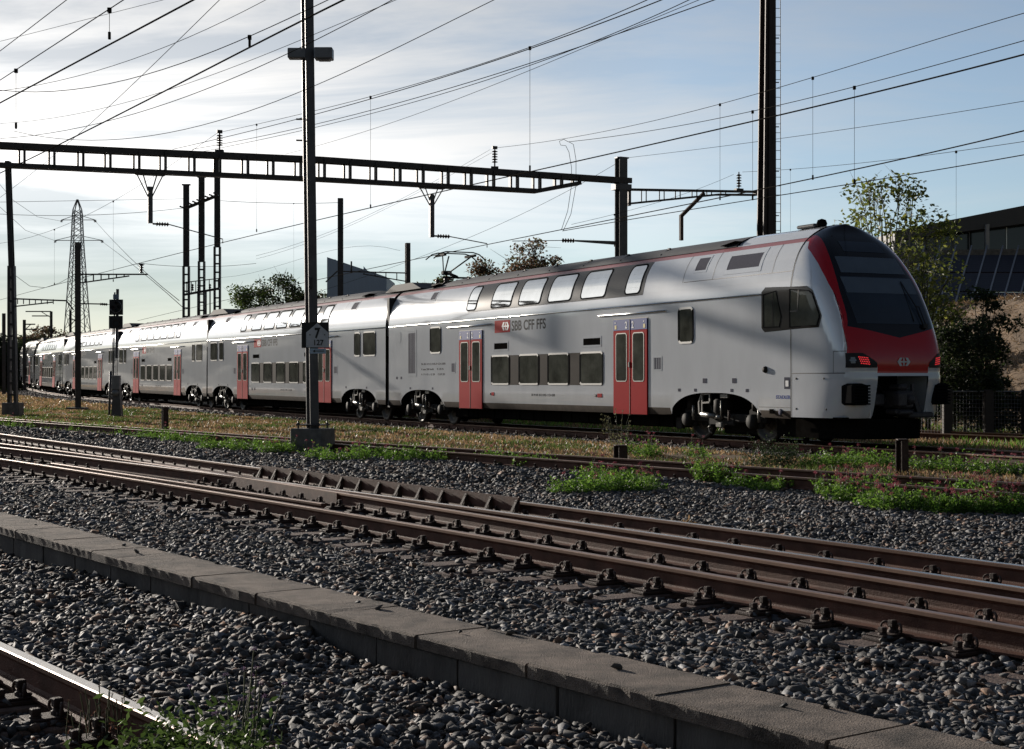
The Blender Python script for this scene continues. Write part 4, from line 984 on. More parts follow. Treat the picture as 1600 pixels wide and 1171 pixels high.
# ---- ground sheet with the ballast beds formed in it
def interp_line(path):
    Y = np.array([p.y for p in path]); X = np.array([p.x for p in path]); o = np.argsort(Y); Y = Y[o]; X = X[o]
    s0 = (X[1] - X[0]) / (Y[1] - Y[0]); s1 = (X[-1] - X[-2]) / (Y[-1] - Y[-2])
    def f(y):
        y = np.asarray(y, float); x = np.interp(y, Y, X); x = np.where(y < Y[0], X[0] + s0 * (y - Y[0]), x); return np.where(y > Y[-1], X[-1] + s1 * (y - Y[-1]), x)
    sl = lambda y: (f(np.asarray(y) + .2) - f(np.asarray(y) - .2)) / .4
    return lambda x, y: (np.asarray(x) - f(y)) / np.sqrt(1 + sl(y) ** 2)          # signed distance, + away to the right
dR4, dR1, dAF, dBN, dR0, dCF, dCB, dTN, dKF, dEP = [interp_line(p) for p in (R4, R1, AF, BN, R0, CF, CB, TN, KF, EP)]
TZy = np.array([p.y for p in TN]); TZz = np.array([p.z for p in TN]); oo = np.argsort(TZy)
def tz(y): return np.interp(y, TZy[oo], TZz[oo])
def vnoise(x, y, s, seed=0):
    """smooth value noise for numpy arrays"""
    g = np.random.default_rng(seed).random((64, 64)); X = np.asarray(x) / s + 1000; Y = np.asarray(y) / s + 1000
    xi = np.floor(X).astype(int); yi = np.floor(Y).astype(int); fx = X - xi; fy = Y - yi; fx = fx * fx * (3 - 2 * fx); fy = fy * fy * (3 - 2 * fy); G = lambda a, b: g[a % 64, b % 64]
    return (G(xi, yi) * (1 - fx) + G(xi + 1, yi) * fx) * (1 - fy) + (G(xi, yi + 1) * (1 - fx) + G(xi + 1, yi + 1) * fx) * fy
def ground_z(x, y):
    x = np.asarray(x, float); y = np.asarray(y, float)
    k = dKF(x, y); w = dR4(x, y); r1 = dR1(x, y); c = dCF(x, y); t = dTN(x, y); r0 = dR0(x, y)
    z = np.full_like(x, -.135)
    z = z + .03 * (vnoise(x, y, 1.1, 3) - .5)
    # shoulder behind the kerb falls from the coping to the sleepers
    beh = (k > KW - .06) & (w < 0); f = np.clip((k - KW + .02) / np.maximum((-1.0) - (w - k) - KW, .3), 0, 1); z = np.where(beh, (.115) * (1 - f) + (-.134) * f + .02 * (vnoise(x, y, .5, 4) - .5), z)
    z = np.where((k > .04) & (k <= KW - .06), -.30, z)
    # bank against the kerb wall on the camera side
    z = np.where((k <= .04) & (r0 > .3), z + .02 + .10 * np.clip((vnoise(x, y, 1.6, 8) - .62) * 3, 0, 1) * np.clip(1 + k / 1.2, 0, 1), z)
    z = np.where((r0 < .3), -.152 + .02 * (vnoise(x, y, .6, 5) - .5), z)
    # turnout bed is level with its sleepers, the strip beyond falls a little then meets the siding
    z = np.where((w >= -.9) & (r1 < .75), -.134 + .012 * (vnoise(x, y, .4, 6) - .5), z)
    z = np.where((r1 >= .75), -.10 + .05 * (vnoise(x, y, 1.7, 7) - .5), z)
    z = np.where((c > -2.2), -.10 + .03 * (vnoise(x, y, 1.3, 9) - .5), z)
    z = np.where((c > .6), -.09 + .06 * (vnoise(x, y, 1.9, 10) - .5), z)
    # the train's ballast bed
    tb = np.clip(1 - np.maximum(np.abs(t - .75) - 1.7, 0) / 1.2, 0, 1); z = z * (1 - tb) + (tz(y) - RH - .05) * tb
    return z
def in_frame(x, y, m=.06):
    return np.abs(np.asarray(x)) < (800 / FPX + m) * np.asarray(y) + .8
# fine sheet near the camera, coarse beyond, one mesh
ys = np.concatenate([np.arange(4.0, 14, .10), np.arange(14, 30, .22), np.arange(30, 60, .6), np.arange(60, 130, 2.5), np.array([140, 170, 220, 300, 500, 900, 1600, 3000])])
us = np.concatenate([np.array([-14, -6, -3, -1.6, -.9, -.62]), np.linspace(-.5, .5, 190), np.array([.62, .9, 1.6, 3, 6, 14])])
V = []
for y in ys:
    x = us * (y + 2.0); z = ground_z(x, np.full_like(x, y)) if y < 135 else np.full_like(x, -.15)
    if y >= 60: z = np.where((dTN(x, np.full_like(x, y)) > -2.4) | (y < 100), z, z)
    V.append(np.stack([x, np.full_like(x, y), z], 1))
V = np.concatenate([np.stack([us * 60, np.full(len(us), -60.0), np.full(len(us), -.15)], 1)] + V); nr_, nc_ = len(ys) + 1, len(us)
I = np.arange(nr_ * nc_).reshape(nr_, nc_); Fq = np.stack([I[:-1, :-1], I[:-1, 1:], I[1:, 1:], I[1:, :-1]], -1).reshape(-1, 4)
# the ground's own colour: dark fines under the stones, dry earth and straw between the tracks
gx, gy = V[:, 0], V[:, 1]
earth = np.clip((dCF(gx, gy) - .3) / .6, 0, 1) * np.clip((-dTN(gx, gy) - np.clip(1.1 + (gy - 42) * .07, 1.1, 2.6)) / .5, 0, 1) + np.clip((dTN(gx, gy) - 3.6) / .6, 0, 1)
earth = np.clip(earth, 0, 1)[:, None]
nz = vnoise(gx, gy, .8, 21)[:, None]
straw = np.array([.20, .145, .085]) * (.7 + .6 * nz); fines = np.array([.042, .038, .036]) * (.7 + .6 * nz)
gmat = vcol_mat('ground_earth', .95, .15, 0, .5, 18, var=.35)
ground = np_mesh('ground', V, Fq, fines * (1 - earth) + straw * earth, gmat, None, 4, True); tag(ground, kind='structure')

# ---- ballast stones: real angular stones, dense in the foreground, sparser far off
ico = []
ph = (1 + 5 ** .5) / 2
icoV = np.array([(-1, ph, 0), (1, ph, 0), (-1, -ph, 0), (1, -ph, 0), (0, -1, ph), (0, 1, ph), (0, -1, -ph), (0, 1, -ph), (ph, 0, -1), (ph, 0, 1), (-ph, 0, -1), (-ph, 0, 1)]) / math.sqrt(1 + ph * ph)
icoF = np.array([(0, 11, 5), (0, 5, 1), (0, 1, 7), (0, 7, 10), (0, 10, 11), (1, 5, 9), (5, 11, 4), (11, 10, 2), (10, 7, 6), (7, 1, 8), (3, 9, 4), (3, 4, 2), (3, 2, 6), (3, 6, 8), (3, 8, 9), (4, 9, 5), (2, 4, 11), (6, 2, 10), (8, 6, 7), (9, 8, 1)])
def stone_shapes(n):
    """crushed rock: convex hulls of a few random points, so every face is flat and every edge sharp"""
    import bmesh
    out = []
    for k in range(n):
        bm = bmesh.new(); m = int(rng.integers(8, 14)); el = np.array([1.0, rng.uniform(.55, .9), rng.uniform(.38, .66)])
        p = rng.normal(size=(m, 3)); p /= np.linalg.norm(p, axis=1)[:, None]; p = p * rng.uniform(.85, 1.1, (m, 1)) * el
        for q in p: bm.verts.new(q)
        r = bmesh.ops.convex_hull(bm, input=bm.verts[:]); dead = [g for g in set(r['geom_interior'] + r['geom_unused']) if isinstance(g, bmesh.types.BMVert)]
        if dead: bmesh.ops.delete(bm, geom=dead, context='VERTS')
        bm.normal_update(); bm.verts.index_update(); out.append((np.array([v.co[:] for v in bm.verts]), np.array([[v.index for v in f.verts] for f in bm.faces]))); bm.free()
    return out
SH = stone_shapes(70); SHS = 1.45
def scatter_stones(name, X, Y, Z, S, label=None, colr=None):
    n = len(X); k = rng.integers(0, len(SH), n)
    g = rng.lognormal(0, .5, n) * .084; warm = rng.normal(0, 1, n); base = np.stack([g * (1 + .06 * warm), g * (.965 + .005 * warm), g * (.95 - .06 * warm)], 1)
    br = rng.random(n) < .16; base[br] = base[br] * np.array([1.7, 1.15, .85]); li = rng.random(n) < .035; base[li] = np.array([.30, .30, .31]) * rng.uniform(.7, 1.2, (li.sum(), 1))
    if colr is not None: base = base * colr
    Ps, Fs, Cs = [], [], []; nb = 0
    for q, (sv, sf) in enumerate(SH):
        w = np.nonzero(k == q)[0]; m = len(w)
        if not m: continue
        v = sv[None] * (S[w] * SHS)[:, None, None]
        a = rng.uniform(0, 2 * np.pi, m); tx = rng.normal(0, .38, m); ty = rng.normal(0, .38, m)
        ca, sa = np.cos(a), np.sin(a); cx, sx = np.cos(tx), np.sin(tx); cy, sy = np.cos(ty), np.sin(ty)
        x, y, z = v[..., 0], v[..., 1], v[..., 2]
        y, z = y * cx[:, None] - z * sx[:, None], y * sx[:, None] + z * cx[:, None]; x, z = x * cy[:, None] + z * sy[:, None], -x * sy[:, None] + z * cy[:, None]
        x, y = x * ca[:, None] - y * sa[:, None], x * sa[:, None] + y * ca[:, None]
        Ps.append(np.stack([x + X[w][:, None], y + Y[w][:, None], z + Z[w][:, None]], -1).reshape(-1, 3)); Fs.append((sf[None] + (np.arange(m) * len(sv))[:, None, None]).reshape(-1, 3) + nb); Cs.append(np.repeat(np.clip(base[w], .01, .6), len(sv), 0)); nb += m * len(sv)
    o = np_mesh(name, np.concatenate(Ps), np.concatenate(Fs), np.concatenate(Cs), M['stone']); tag(o, kind='stuff'); return o
M['stone'] = vcol_mat('ballast_stone', .72, .35, 0, .35, 90, var=.28)
def sample(y0, y1, dens, m=.05):
    A = (800 / FPX + m) * (y1 ** 2 - y0 ** 2) + 1.6 * (y1 - y0); n = int(A * dens); y = np.sqrt(rng.uniform(y0 ** 2, y1 ** 2, n)); x = rng.uniform(-1, 1, n) * ((800 / FPX + m) * y + .8); return x, y
def keep_mask(x, y, s):
    k = dKF(x, y); ok = ~((k > -.01) & (k < KW + .0)); tj = .11
    for d in (dR4, dR1, dAF, dBN, dR0): ok &= np.abs(d(x, y)) > (tj + s * .3)
    ok &= np.abs(dR0(x, y) + 1.5) > tj
    return ok
def on_sleeper(x, y):
    on = np.zeros(len(x), bool)
    for c, t, a, hl in SLEEPS:
        dx = x - c.x; dy = y - c.y; on |= (np.abs(dx * t.x + dy * t.y) < .125) & (np.abs(dx * a.x + dy * a.y) < hl)
    return on
def bed(y0, y1, dens, smin, smax, name, layers=1):
    Xs = []; Ys = []; Zs = []; Ss = []
    for ly in range(layers):
        x, y = sample(y0, y1, dens); s = rng.uniform(smin, smax, len(x)) * np.where(rng.random(len(x)) < .12, 1.35, 1.0)
        zone = dCF(x, y) < -1.1
        ok = keep_mask(x, y, s) & zone; x, y, s = x[ok], y[ok], s[ok]; on = on_sleeper(x, y); r = rng.random(len(x))
        # sleepers stay mostly clear; towards the far ends stones creep over them
        keep = ~on | (r < .05) | ((dR4(x, y) < -.72) & (r < .35)) | ((dR1(x, y) > .35) & (r < .5)); x, y, s, on = x[keep], y[keep], s[keep], on[keep]
        z = ground_z(x, y) + s * rng.uniform(.05, .55, len(x)) + ly * .018; z = np.where(on, -.094 + s * .45, z)
        Xs.append(x); Ys.append(y); Zs.append(z); Ss.append(s)
    return scatter_stones(name, *[np.concatenate(q) for q in (Xs, Ys, Zs, Ss)])
bed(5.4, 10.5, 640, .019, .036, 'ballast', 2)
bed(10.5, 15.5, 620, .020, .036, 'ballast', 1)
bed(15.5, 24, 420, .022, .040, 'ballast', 1)
bed(24, 40, 150, .03, .05, 'ballast', 1)
bed(40, 78, 45, .045, .075, 'ballast', 1)
# ballast of the train's bed and of the siding's near side
x, y = sample(22, 62, 190, .03); t = dTN(x, y); c = dCF(x, y); s = rng.uniform(.026, .044, len(x)); ok = (((t > -np.clip(1.1 + (y - 42) * .07, 1.1, 2.7)) & (t < 3.2)) | ((c > -1.7) & (c < .25) & (rng.random(len(x)) < .6))) & (np.abs(t) > .1) & (np.abs(t - 1.5) > .1) & (np.abs(c) > .1) & (np.abs(dCB(x, y)) > .1)
x, y, s = x[ok], y[ok], s[ok]; scatter_stones('ballast', x, y, ground_z(x, y) + s * .4, s)
x, y = sample(62, 150, 40, .03); t = dTN(x, y); s = rng.uniform(.05, .09, len(x)); ok = (t > -2.7) & (t < -.1); x, y, s = x[ok], y[ok], s[ok]; scatter_stones('ballast', x, y, ground_z(x, y) + s * .4, s, colr=.8)

# a few stones kicked up on the coping
x, y = sample(5.6, 16, 9); k = dKF(x, y); s = rng.uniform(.012, .026, len(x)); ok = (k > KW * .45) & (k < KW - .02) & (rng.random(len(x)) < .5 + k); x, y, s = x[ok], y[ok], s[ok]
scatter_stones('ballast', x, y, np.full(len(x), KF_z) + s * .35, s)
# ------------------------------------------------------------------ masts, gantry, signal
def hbeam(mb, p, q, w, d, m=0, face=(0, -1, 0), tf=.02, w2=None, d2=None):
    """H-section from p to q: flanges face 'face' and away from it"""
    p = Vector(p); q = Vector(q); f = Vector(face).normalized(); a = Vector((0, 0, 1)).cross(f).normalized(); w2 = w2 or w; d2 = d2 or d
    for s in (-1, 1):
        mb.add([p + f * s * d / 2 - a * w / 2, p + f * s * d / 2 + a * w / 2, p + f * s * (d / 2 - tf) + a * w / 2, p + f * s * (d / 2 - tf) - a * w / 2,
                q + f * s * d2 / 2 - a * w2 / 2, q + f * s * d2 / 2 + a * w2 / 2, q + f * s * (d2 / 2 - tf) + a * w2 / 2, q + f * s * (d2 / 2 - tf) - a * w2 / 2],
               [(0, 1, 2, 3), (7, 6, 5, 4), (0, 4, 5, 1), (1, 5, 6, 2), (2, 6, 7, 3), (3, 7, 4, 0)], m)
    i = d / 2 - tf - .001; i2 = d2 / 2 - tf - .001
    mb.add([p - f * i - a * .01, p - f * i + a * .01, p + f * i + a * .01, p + f * i - a * .01, q - f * i2 - a * .01, q - f * i2 + a * .01, q + f * i2 + a * .01, q + f * i2 - a * .01],
           [(0, 1, 2, 3), (7, 6, 5, 4), (0, 4, 5, 1), (1, 5, 6, 2), (2, 6, 7, 3), (3, 7, 4, 0)], m)
def lattice(mb, p, q, w, d, n, m=0, face=(0, -1, 0), ch=.06, w2=None, d2=None, batten=True):
    """four-legged or two-channel built-up mast with battens"""
    p = Vector(p); q = Vector(q); f = Vector(face).normalized(); a = Vector((0, 0, 1)).cross(f).normalized(); w2 = w2 or w; d2 = d2 or d
    c = lambda k, s1, s2: p.lerp(q, k) + a * s1 * (w + (w2 - w) * k) / 2 + f * s2 * (d + (d2 - d) * k) / 2
    for s1 in (-1, 1): mb.bar(c(0, s1, 0), c(1, s1, 0), ch, d, m, up=f, w2=ch, h2=d2)
    for k in range(n + 1):
        u = k / n; mb.bar(c(u, -1, 1), c(u, 1, 1), .09, .012, m, up=f); mb.bar(c(u, -1, -1), c(u, 1, -1), .09, .012, m, up=f)
def insulator(mb, p, q, n=5, r=.11, m=1):
    p = Vector(p); q = Vector(q); d = (q - p); L_ = d.length; z = d.normalized(); x = z.cross(Vector((0, 0, 1)) if abs(z.z) < .9 else Vector((1, 0, 0))).normalized(); y = z.cross(x)
    prof = [(.03, 0)]
    for k in range(n): s = L_ * (k + .5) / n; e = L_ / n * .3; prof += [(.045, s - e), (r, s - e * .4), (r * .9, s + e * .2), (.045, s + e)]
    prof += [(.03, L_)]; mb.lathe(p, prof, (x, y, z), 10, m)

# big mast carrying the hectometre sign
m1 = empty('overhead_line_mast', (-4.385, 33.8, 0)); tag(m1, 'tall steel H-section mast on a concrete block with white 7 sign and lamp box', 'mast')
B1 = Vector((-4.385, 33.8, 0)); L1 = lambda v: v
mb = MB(); hbeam(mb, (0.0, 0, .44), (-.15, 0, 12.0), .195, .30, 0, face=(.42, -.91, 0), tf=.03); mb.build('mast_post', [M['mastpaint']], m1)
mb = MB(); A1 = Matrix.Rotation(R(-22), 3, 'Z')
mb.bbox((-.40, -.30, -.25), (.40, .30, .44), .02); mb.v = [tuple(A1 @ Vector(v)) for v in mb.v]; mb.build('foundation_block', [M['concrete']], m1)
mb = MB(); mb.bbox((-.30, -.24, .50), (.30, .24, .53), .005)
for x in (-.25, .25):
    for y in (-.2, .2): mb.tube([(x, y, .43), (x, y, .60)], .018, 6); mb.bbox((x - .03, y - .03, .53), (x + .03, y + .03, .56), .004)
mb.v = [tuple(A1 @ Vector(v)) for v in mb.v]; mb.build('base_plate', [M['steel_dark']], m1)
# lamp box higher up
zc = CAMZ + (HOR - 85) * 33.8 / FPX
mb = MB(); mb.bbox((-.44 - .1, -.12, zc - .10), (-.12, .16, zc + .12), .015); mb.bbox((.06, -.28, zc - .14), (.46, .06, zc + .10), .015); mb.bbox((.14, -.24, zc - .17), (.40, 0, zc - .14), .01)
mb.bar((-.3, 0, zc), (.3, -.08, zc), .06, .06); mb.build('lamp_box', [M['galv']], m1)
for y in (220, 187): mb = MB(); mb.bar((-.22, -.02, CAMZ + (HOR - y) * 33.8 / FPX), (-.36, -.04, CAMZ + (HOR - y) * 33.8 / FPX), .05, .03); mb.build('bracket', [M['steel_dark']], m1)
mb = MB(); mb.bbox((-.05, -.22, CAMZ + (HOR - 444) * 33.8 / FPX - .12), (.02, -.15, CAMZ + (HOR - 444) * 33.8 / FPX + .12), .01)
mb.build('bracket', [M['steel_dark']], m1)
# the sign: black board, white house shape, 7 over 127, arrow plate (turned a little)
sg = MB(); Ys = 33.45; px = lambda x, y, o=0: Vector(((x - 800) * Ys / FPX, Ys - o, CAMZ + (HOR - y) * Ys / FPX)) - B1
X0, X1 = px(478, 544), px(514, 504); sx = (X1.x - X0.x)
sg.bbox((px(471, 0).x, .02 - .35, px(0, 544).z), (px(478, 0).x - .004, .05 - .30, px(0, 504).z), .006, 0)
sg.bbox((X0.x, -.37, X0.z), (X1.x, -.345, X1.z), .005, 0)
hp = [(478.6, 543), (513.2, 543), (513.2, 520), (496, 505), (478.6, 520)]
O_ = Vector((0, -.374, 0)); sg.prism([(px(x, y).x, px(x, y).z) for x, y in hp], 0, .003, (O_, Vector((1, 0, 0)), Vector((0, 0, 1)), Vector((0, -1, 0))), 1)
text_on(sg, '7', .30, px(491.8, 528) * 1.0 + Vector((0, 0, 0)), (1, 0, 0), (0, 0, 1), (0, -1, 0), 0, bold=.012, width=.125); sg2 = None
text_on(sg, '127', .165, px(489.2, 539.6), (1, 0, 0), (0, 0, 1), (0, -1, 0), 0, bold=.003, width=.205)
for x in (484.5, 507.5): c = px(x, 523.5); sg.box((c.x - .012, -.380, c.z - .012), (c.x + .012, -.377, c.z + .012), 2)
# push the lettering onto the board
sg.v = [(v[0], (-.3785 + (v[1] - (px(0, 0).y)) * 1.0) if abs(v[1] - px(0, 0).y) < .012 else v[1], v[2]) for v in sg.v]
sg.build('kilometre_sign', [M['black'], mat('sign_white_paint', (.62, .64, .68), .5), M['grey_letter']], m1)
ar = MB(); a0, a1 = px(483.5, 553), px(509.5, 544.8); ar.bbox((a0.x, -.37, a0.z), (a1.x, -.355, a1.z), .003, 1)
c = (a0.z + a1.z) / 2; ar.prism([(a0.x + .07, c), (a0.x + .13, c + .035), (a0.x + .125, c + .009), (a1.x - .04, c + .009), (a1.x - .04, c - .009), (a0.x + .125, c - .009), (a0.x + .13, c - .035)], 0, .003, (Vector((0, -.3705, 0)), Vector((1, 0, 0)), Vector((0, 0, 1)), Vector((0, -1, 0))), 0)
ar.build('arrow_plate', [M['black'], mat('sign_pale_blue', (.48, .60, .72), .5)], m1)

# gantry across the yard
GA = ad(-60, 241, 63.0); GB = ad(984, 287, 74.8); GA.z = GB.z = 0
gd = (GB - GA).normalized(); gn = Vector((gd.y, -gd.x, 0)); gt = 10.72 + .5; gl = (GB - GA).length
def gpt(x, back=0):   # distance along the beam where it shows at photo column x
    k = (x - 800) / FPX; return (k * GA.y - GA.x) / (gd.x - k * gd.y)
gantry = empty('overhead_line_gantry', GA); tag(gantry, 'dark riveted portal gantry spanning the tracks from the left edge to behind the train', 'gantry')
def gz(x, y): s = gpt(x); return CAMZ + (HOR - y) * (GA.y + gd.y * s) / FPX
ztop = lambda s: np.interp(s, [gpt(0), gpt(500), gpt(980)], [gz(0, 223.5), gz(500, 246), gz(980, 279)]); zbot = lambda s: np.interp(s, [gpt(0), gpt(500), gpt(838), gpt(905), gpt(980)], [gz(0, 262), gz(500, 284), gz(838, 302), gz(905, 289.5), gz(980, 287)])
mb = MB(); W_ = .21; G = lambda s, o, z: gd * s + gn * o + Vector((0, 0, z))
ks = [0, gpt(200), gpt(500), gpt(700), gpt(838), gpt(905), gl]
for a, b in zip(ks, ks[1:]):
    for o in (-W_, W_):
        mb.bar(G(a, o, ztop(a) - .13), G(b, o, ztop(b) - .13), .10, .26, 0)
        if b < gl: mb.bar(G(a, o, zbot(a) + .09), G(b, o, zbot(b) + .09), .10, .18, 0)
    mb.bar(G(a, 0, ztop(a) - .02), G(b, 0, ztop(b) - .02), .5, .03, 0)
    if b < gl: mb.bar(G(a, 0, zbot(a) + .01), G(b, 0, zbot(b) + .01), .5, .03, 0)
mb.build('beam_chord', [M['steel_dark']], gantry)
for xx in [34, 80.6, 125.7, 168, 213, 254, 299, 339, 382.5, 422, 465, 502, 542, 582, 620, 656, 695, 731, 766, 803, 838, 872, 900]:
    mb = MB(); s_ = gpt(xx)
    for o, e in ((-W_, -.09), (W_, .09)):
        mb.bar(G(s_ + e, o, zbot(s_) + .1), G(s_ + e, o, ztop(s_) - .1), .085, .24, 0, up=gn)
    mb.build('beam_post', [M['steel_dark']], gantry)
# insulators on top, drop arms below
for xx, yt, big in ((343, 206, 1), (773, 231, 1)):
    mb = MB(); s_ = gpt(xx); z0 = ztop(s_); z1 = gz(xx, yt); mb.bar(G(s_, 0, z0), G(s_, 0, z0 + .12), .35, .3, 0); mb.tube([G(s_, 0, z0 + .1), G(s_, 0, z1)], .035, 8, 0); insulator(mb, G(s_, 0, z0 + .28), G(s_, 0, z1 - .12), 5, .15)
    mb.bar(G(s_ - .12, 0, z1), G(s_ + .12, 0, z1), .1, .14, 0); mb.build('insulator', [M['steel_dark'], M['insul']], gantry)
for xc, yv, yb, xi, yi, xe, ye in ((234.5, 308, 349, 264, 350, 348, 374), (674.5, 320, 371, 703, 369, 761, 381)):
    mb = MB(); s_ = gpt(xc); zb = zbot(s_)
    for a in (-.55, -.28, .28, .55): mb.bar(G(s_ + a, .1 * (1 if a > 0 else -1), zb), G(s_, 0, gz(xc, yv + (6 if abs(a) > .4 else 2))), .05, .05, 0)
    mb.bar(G(s_ - .62, 0, zb - .03), G(s_ + .62, 0, zb - .03), .3, .06, 0)
    mb.bar(G(s_, 0, gz(xc, yv - 16)), G(s_, 0, gz(xc, yb)), .20, .20, 0, up=gn); mb.build('drop_arm', [M['mastpaint']], gantry)
    mb = MB(); se = gpt(xe); si = gpt(xi); p0 = G(s_ + .1, 0, gz(xc + 4, yi)); p1 = G(si, 0, gz(xi, yi + 1)); p2 = G(se, 0, gz(xe, ye)); mb.tube([p0, p0.lerp(p1, .25)], .04, 8, 0); insulator(mb, p0.lerp(p1, .2), p1, 5, .10); mb.tube([p1, p2, p2 + Vector((0, 0, -.18))], .025, 6, 0); mb.build('registration_arm', [M['steel_dark'], M['insul']], gantry)
# right mast of the gantry (behind the train) and the left lattice mast
RMX = gpt(970.5); mb = MB(); hbeam(mb, G(RMX, 0, 0), G(RMX, 0, gz(970, 246)), .46, .42, 0, face=(.5, -.86, 0), tf=.03); mb.bar(G(RMX - .28, 0, gz(970, 247)), G(RMX + .36, 0, gz(970, 247)), .3, .06, 0); mb.bar(G(RMX - .42, 0, gz(970, 293)), G(RMX + .45, 0, gz(970, 293)), .5, .28, 0); mb.build('mast_post', [M['mastpaint']], gantry)
mb = MB(); p0 = G(gpt(962), 0, gz(962, 380)); p1 = G(gpt(898), 0, gz(898, 376.5)); p2 = G(gpt(878), 0, gz(878, 376)); p3 = G(gpt(800), 0, gz(800, 377)); mb.bar(p0, p1, .07, .18, 0, w2=.06, h2=.08); insulator(mb, p2, p1, 5, .11); mb.tube([p2, p3], .02, 6, 0); mb.build('registration_arm', [M['mastpaint'], M['insul']], gantry)
# cantilever beyond the right mast
mb = MB(); c0 = gpt(979); e0 = gpt(1180); zt = lambda x: float(np.interp(x, [980, 1180], [gz(980, 296.5), gz(1180, 300)])); zb2 = lambda x: float(np.interp(x, [980, 1120, 1180], [gz(980, 319), gz(1120, 304.5), gz(1180, 306)]))
for o in (-.14, .14):
    mb.bar(G(c0, o, zt(980)), G(e0, o, zt(1180)), .06, .09, 0)
    mb.bar(G(c0, o, zb2(980)), G(gpt(1120), o, zb2(1120)), .06, .08, 0); mb.bar(G(gpt(1120), o, zb2(1120)), G(e0, o, zt(1180) - .16), .06, .08, 0)
for x in (1006, 1034, 1059, 1085, 1108, 1130):
    for o in (-.14, .14): mb.bar(G(gpt(x) + o * .4, o, zb2(x)), G(gpt(x) + o * .4, o, zt(x)), .05, .06, 0)
mb.bar(G(e0, -.2, zt(1180) - .08), G(e0, .2, zt(1180) - .08), .05, .26, 0)
mb.bar(G(gpt(982), 0, gz(982, 293)), G(gpt(982), 0, gz(982, 322)), .14, .3, 0, up=gn)
mb.build('cantilever', [M['steel_dark']], gantry)
mb = MB(); mb.bar(G(gpt(1100), 0, gz(1100, 302)), G(gpt(1064.5), 0, gz(1064.5, 338)), .16, .16, 0, up=gn); mb.bar(G(gpt(1064.5), 0, gz(1064.5, 336)), G(gpt(1064.5), 0, gz(1064.5, 376)), .16, .16, 0, up=gn); mb.build('drop_arm', [M['rust']], gantry)
mb = MB(); s_ = gpt(1154.5); mb.tube([G(s_, 0, zt(1155)), G(s_, 0, gz(1155, 269))], .03, 8, 0); insulator(mb, G(s_, 0, gz(1155, 293)), G(s_, 0, gz(1155, 272)), 5, .14); mb.bar(G(s_ - .2, 0, zt(1155) + .08), G(s_ + .2, 0, zt(1155) + .08), .25, .12, 0); mb.build('insulator', [M['steel_dark'], M['insul']], gantry)
m2 = empty('lattice_mast', ad(20, 633, 64.5)); m2.location.z = 0
tag(m2, 'dark lattice mast on a concrete block at the far left edge, holding up the gantry', 'mast')
mb = MB(); lattice(mb, (0, 0, .3), (-.05, 0, 6.2), .27, .30, 12, 0, ch=.11, w2=.16); hbeam(mb, (-.05, 0, 6.2), (-.20, 0, 10.6), .20, .24, 0); mb.build('mast_post', [M['steel_dark']], m2)
mb = MB(); mb.bbox((-.36, -.36, -.3), (.36, .36, .46), .03); mb.build('foundation_block', [M['concrete']], m2)
mb = MB()
for a, b, z in ((0, 230, 480), ): pass
for k in range(7): mb.bar((.2 + k * .25, 0, 4.60), (.2 + k * .25, 0, 4.80), .03, .04, 0)
mb.bar((.1, 0, 4.82), (2.25, 0, 4.74), .05, .06, 0); mb.bar((.1, 0, 4.50), (1.7, 0, 4.68), .04, .05, 0); mb.bar((2.25, 0, 4.74), (2.55, 0, 4.35), .04, .05, 0)
mb.build('bracket_arm', [M['steel_dark']], m2)

def simple_mast(name, x, yb, yt, Y, w, d, label, lat=False, zb=None, m='steel_dark', cat='mast', lean=0.0, zsplit=.5):
    e = empty(name, ((x - 800) * Y / FPX, Y, 0)); tag(e, label, cat, 'overhead line masts'); zt_ = CAMZ + (HOR - yt) * Y / FPX; z0 = -.1 if zb is None else zb
    mb = MB()
    if lat:
        zs = zt_ * zsplit; lattice(mb, (0, 0, z0), (lean * .5, 0, zs), w, d, max(4, int(zs / .55)), 0, ch=w * .3); hbeam(mb, (lean * .5, 0, zs), (lean, 0, zt_), w, d, 0)
    else: hbeam(mb, (0, 0, z0), (lean, 0, zt_), w, d, 0, face=(.3, -.95, 0))
    mb.build('mast_post', [M[m]], e); return e
m3 = simple_mast('overhead_line_mast', 122, 640, 379, 74.5, .28, .3, 'slim dark mast in the dry grass left of the signal', lean=-.02)
mb = MB(); z0 = CAMZ + (HOR - 429) * 74.5 / FPX; q = 74.5 / FPX
mb.bar((.1, 0, z0), (109 * q, 0, z0 - .0), .06, .07, 0); mb.bar((.1, 0, z0 - .42), (80 * q, 0, z0 - .08), .06, .06, 0)
for k in range(1, 7): mb.bar((k * 12 * q, 0, z0), (k * 12 * q, 0, z0 - .42 + .34 * (k * 12 / 80)), .05, .05, 0)
mb.bar((.1, 0, z0 - 1.42), (38 * q, 0, z0 - 1.44), .05, .06, 0)
mb.build('cantilever', [M['steel_dark']], m3)
mb = MB(); insulator(mb, (99 * q, 0, z0 + .05), (99 * q, 0, z0 + .5), 4, .12, 1); mb.bar((99 * q - .14, 0, z0 + .5), (99 * q + .14, 0, z0 + .5), .06, .06, 0); mb.build('insulator', [M['steel_dark'], M['insul']], m3); mb = MB(); insulator(mb, (34 * q, 0, z0 - 1.44), (46 * q, 0, z0 - 1.46), 4, .07, 1); mb.tube([(46 * q, 0, z0 - 1.46), (58 * q, 0, z0 - 1.5)], .015, 6, 0); mb.build('insulator', [M['steel_dark'], M['insul']], m3)
mb = MB(); mb.bbox((-.5, -.4, -.3), (.4, .4, .06), .03); mb.build('foundation_block', [M['concrete']], m3)
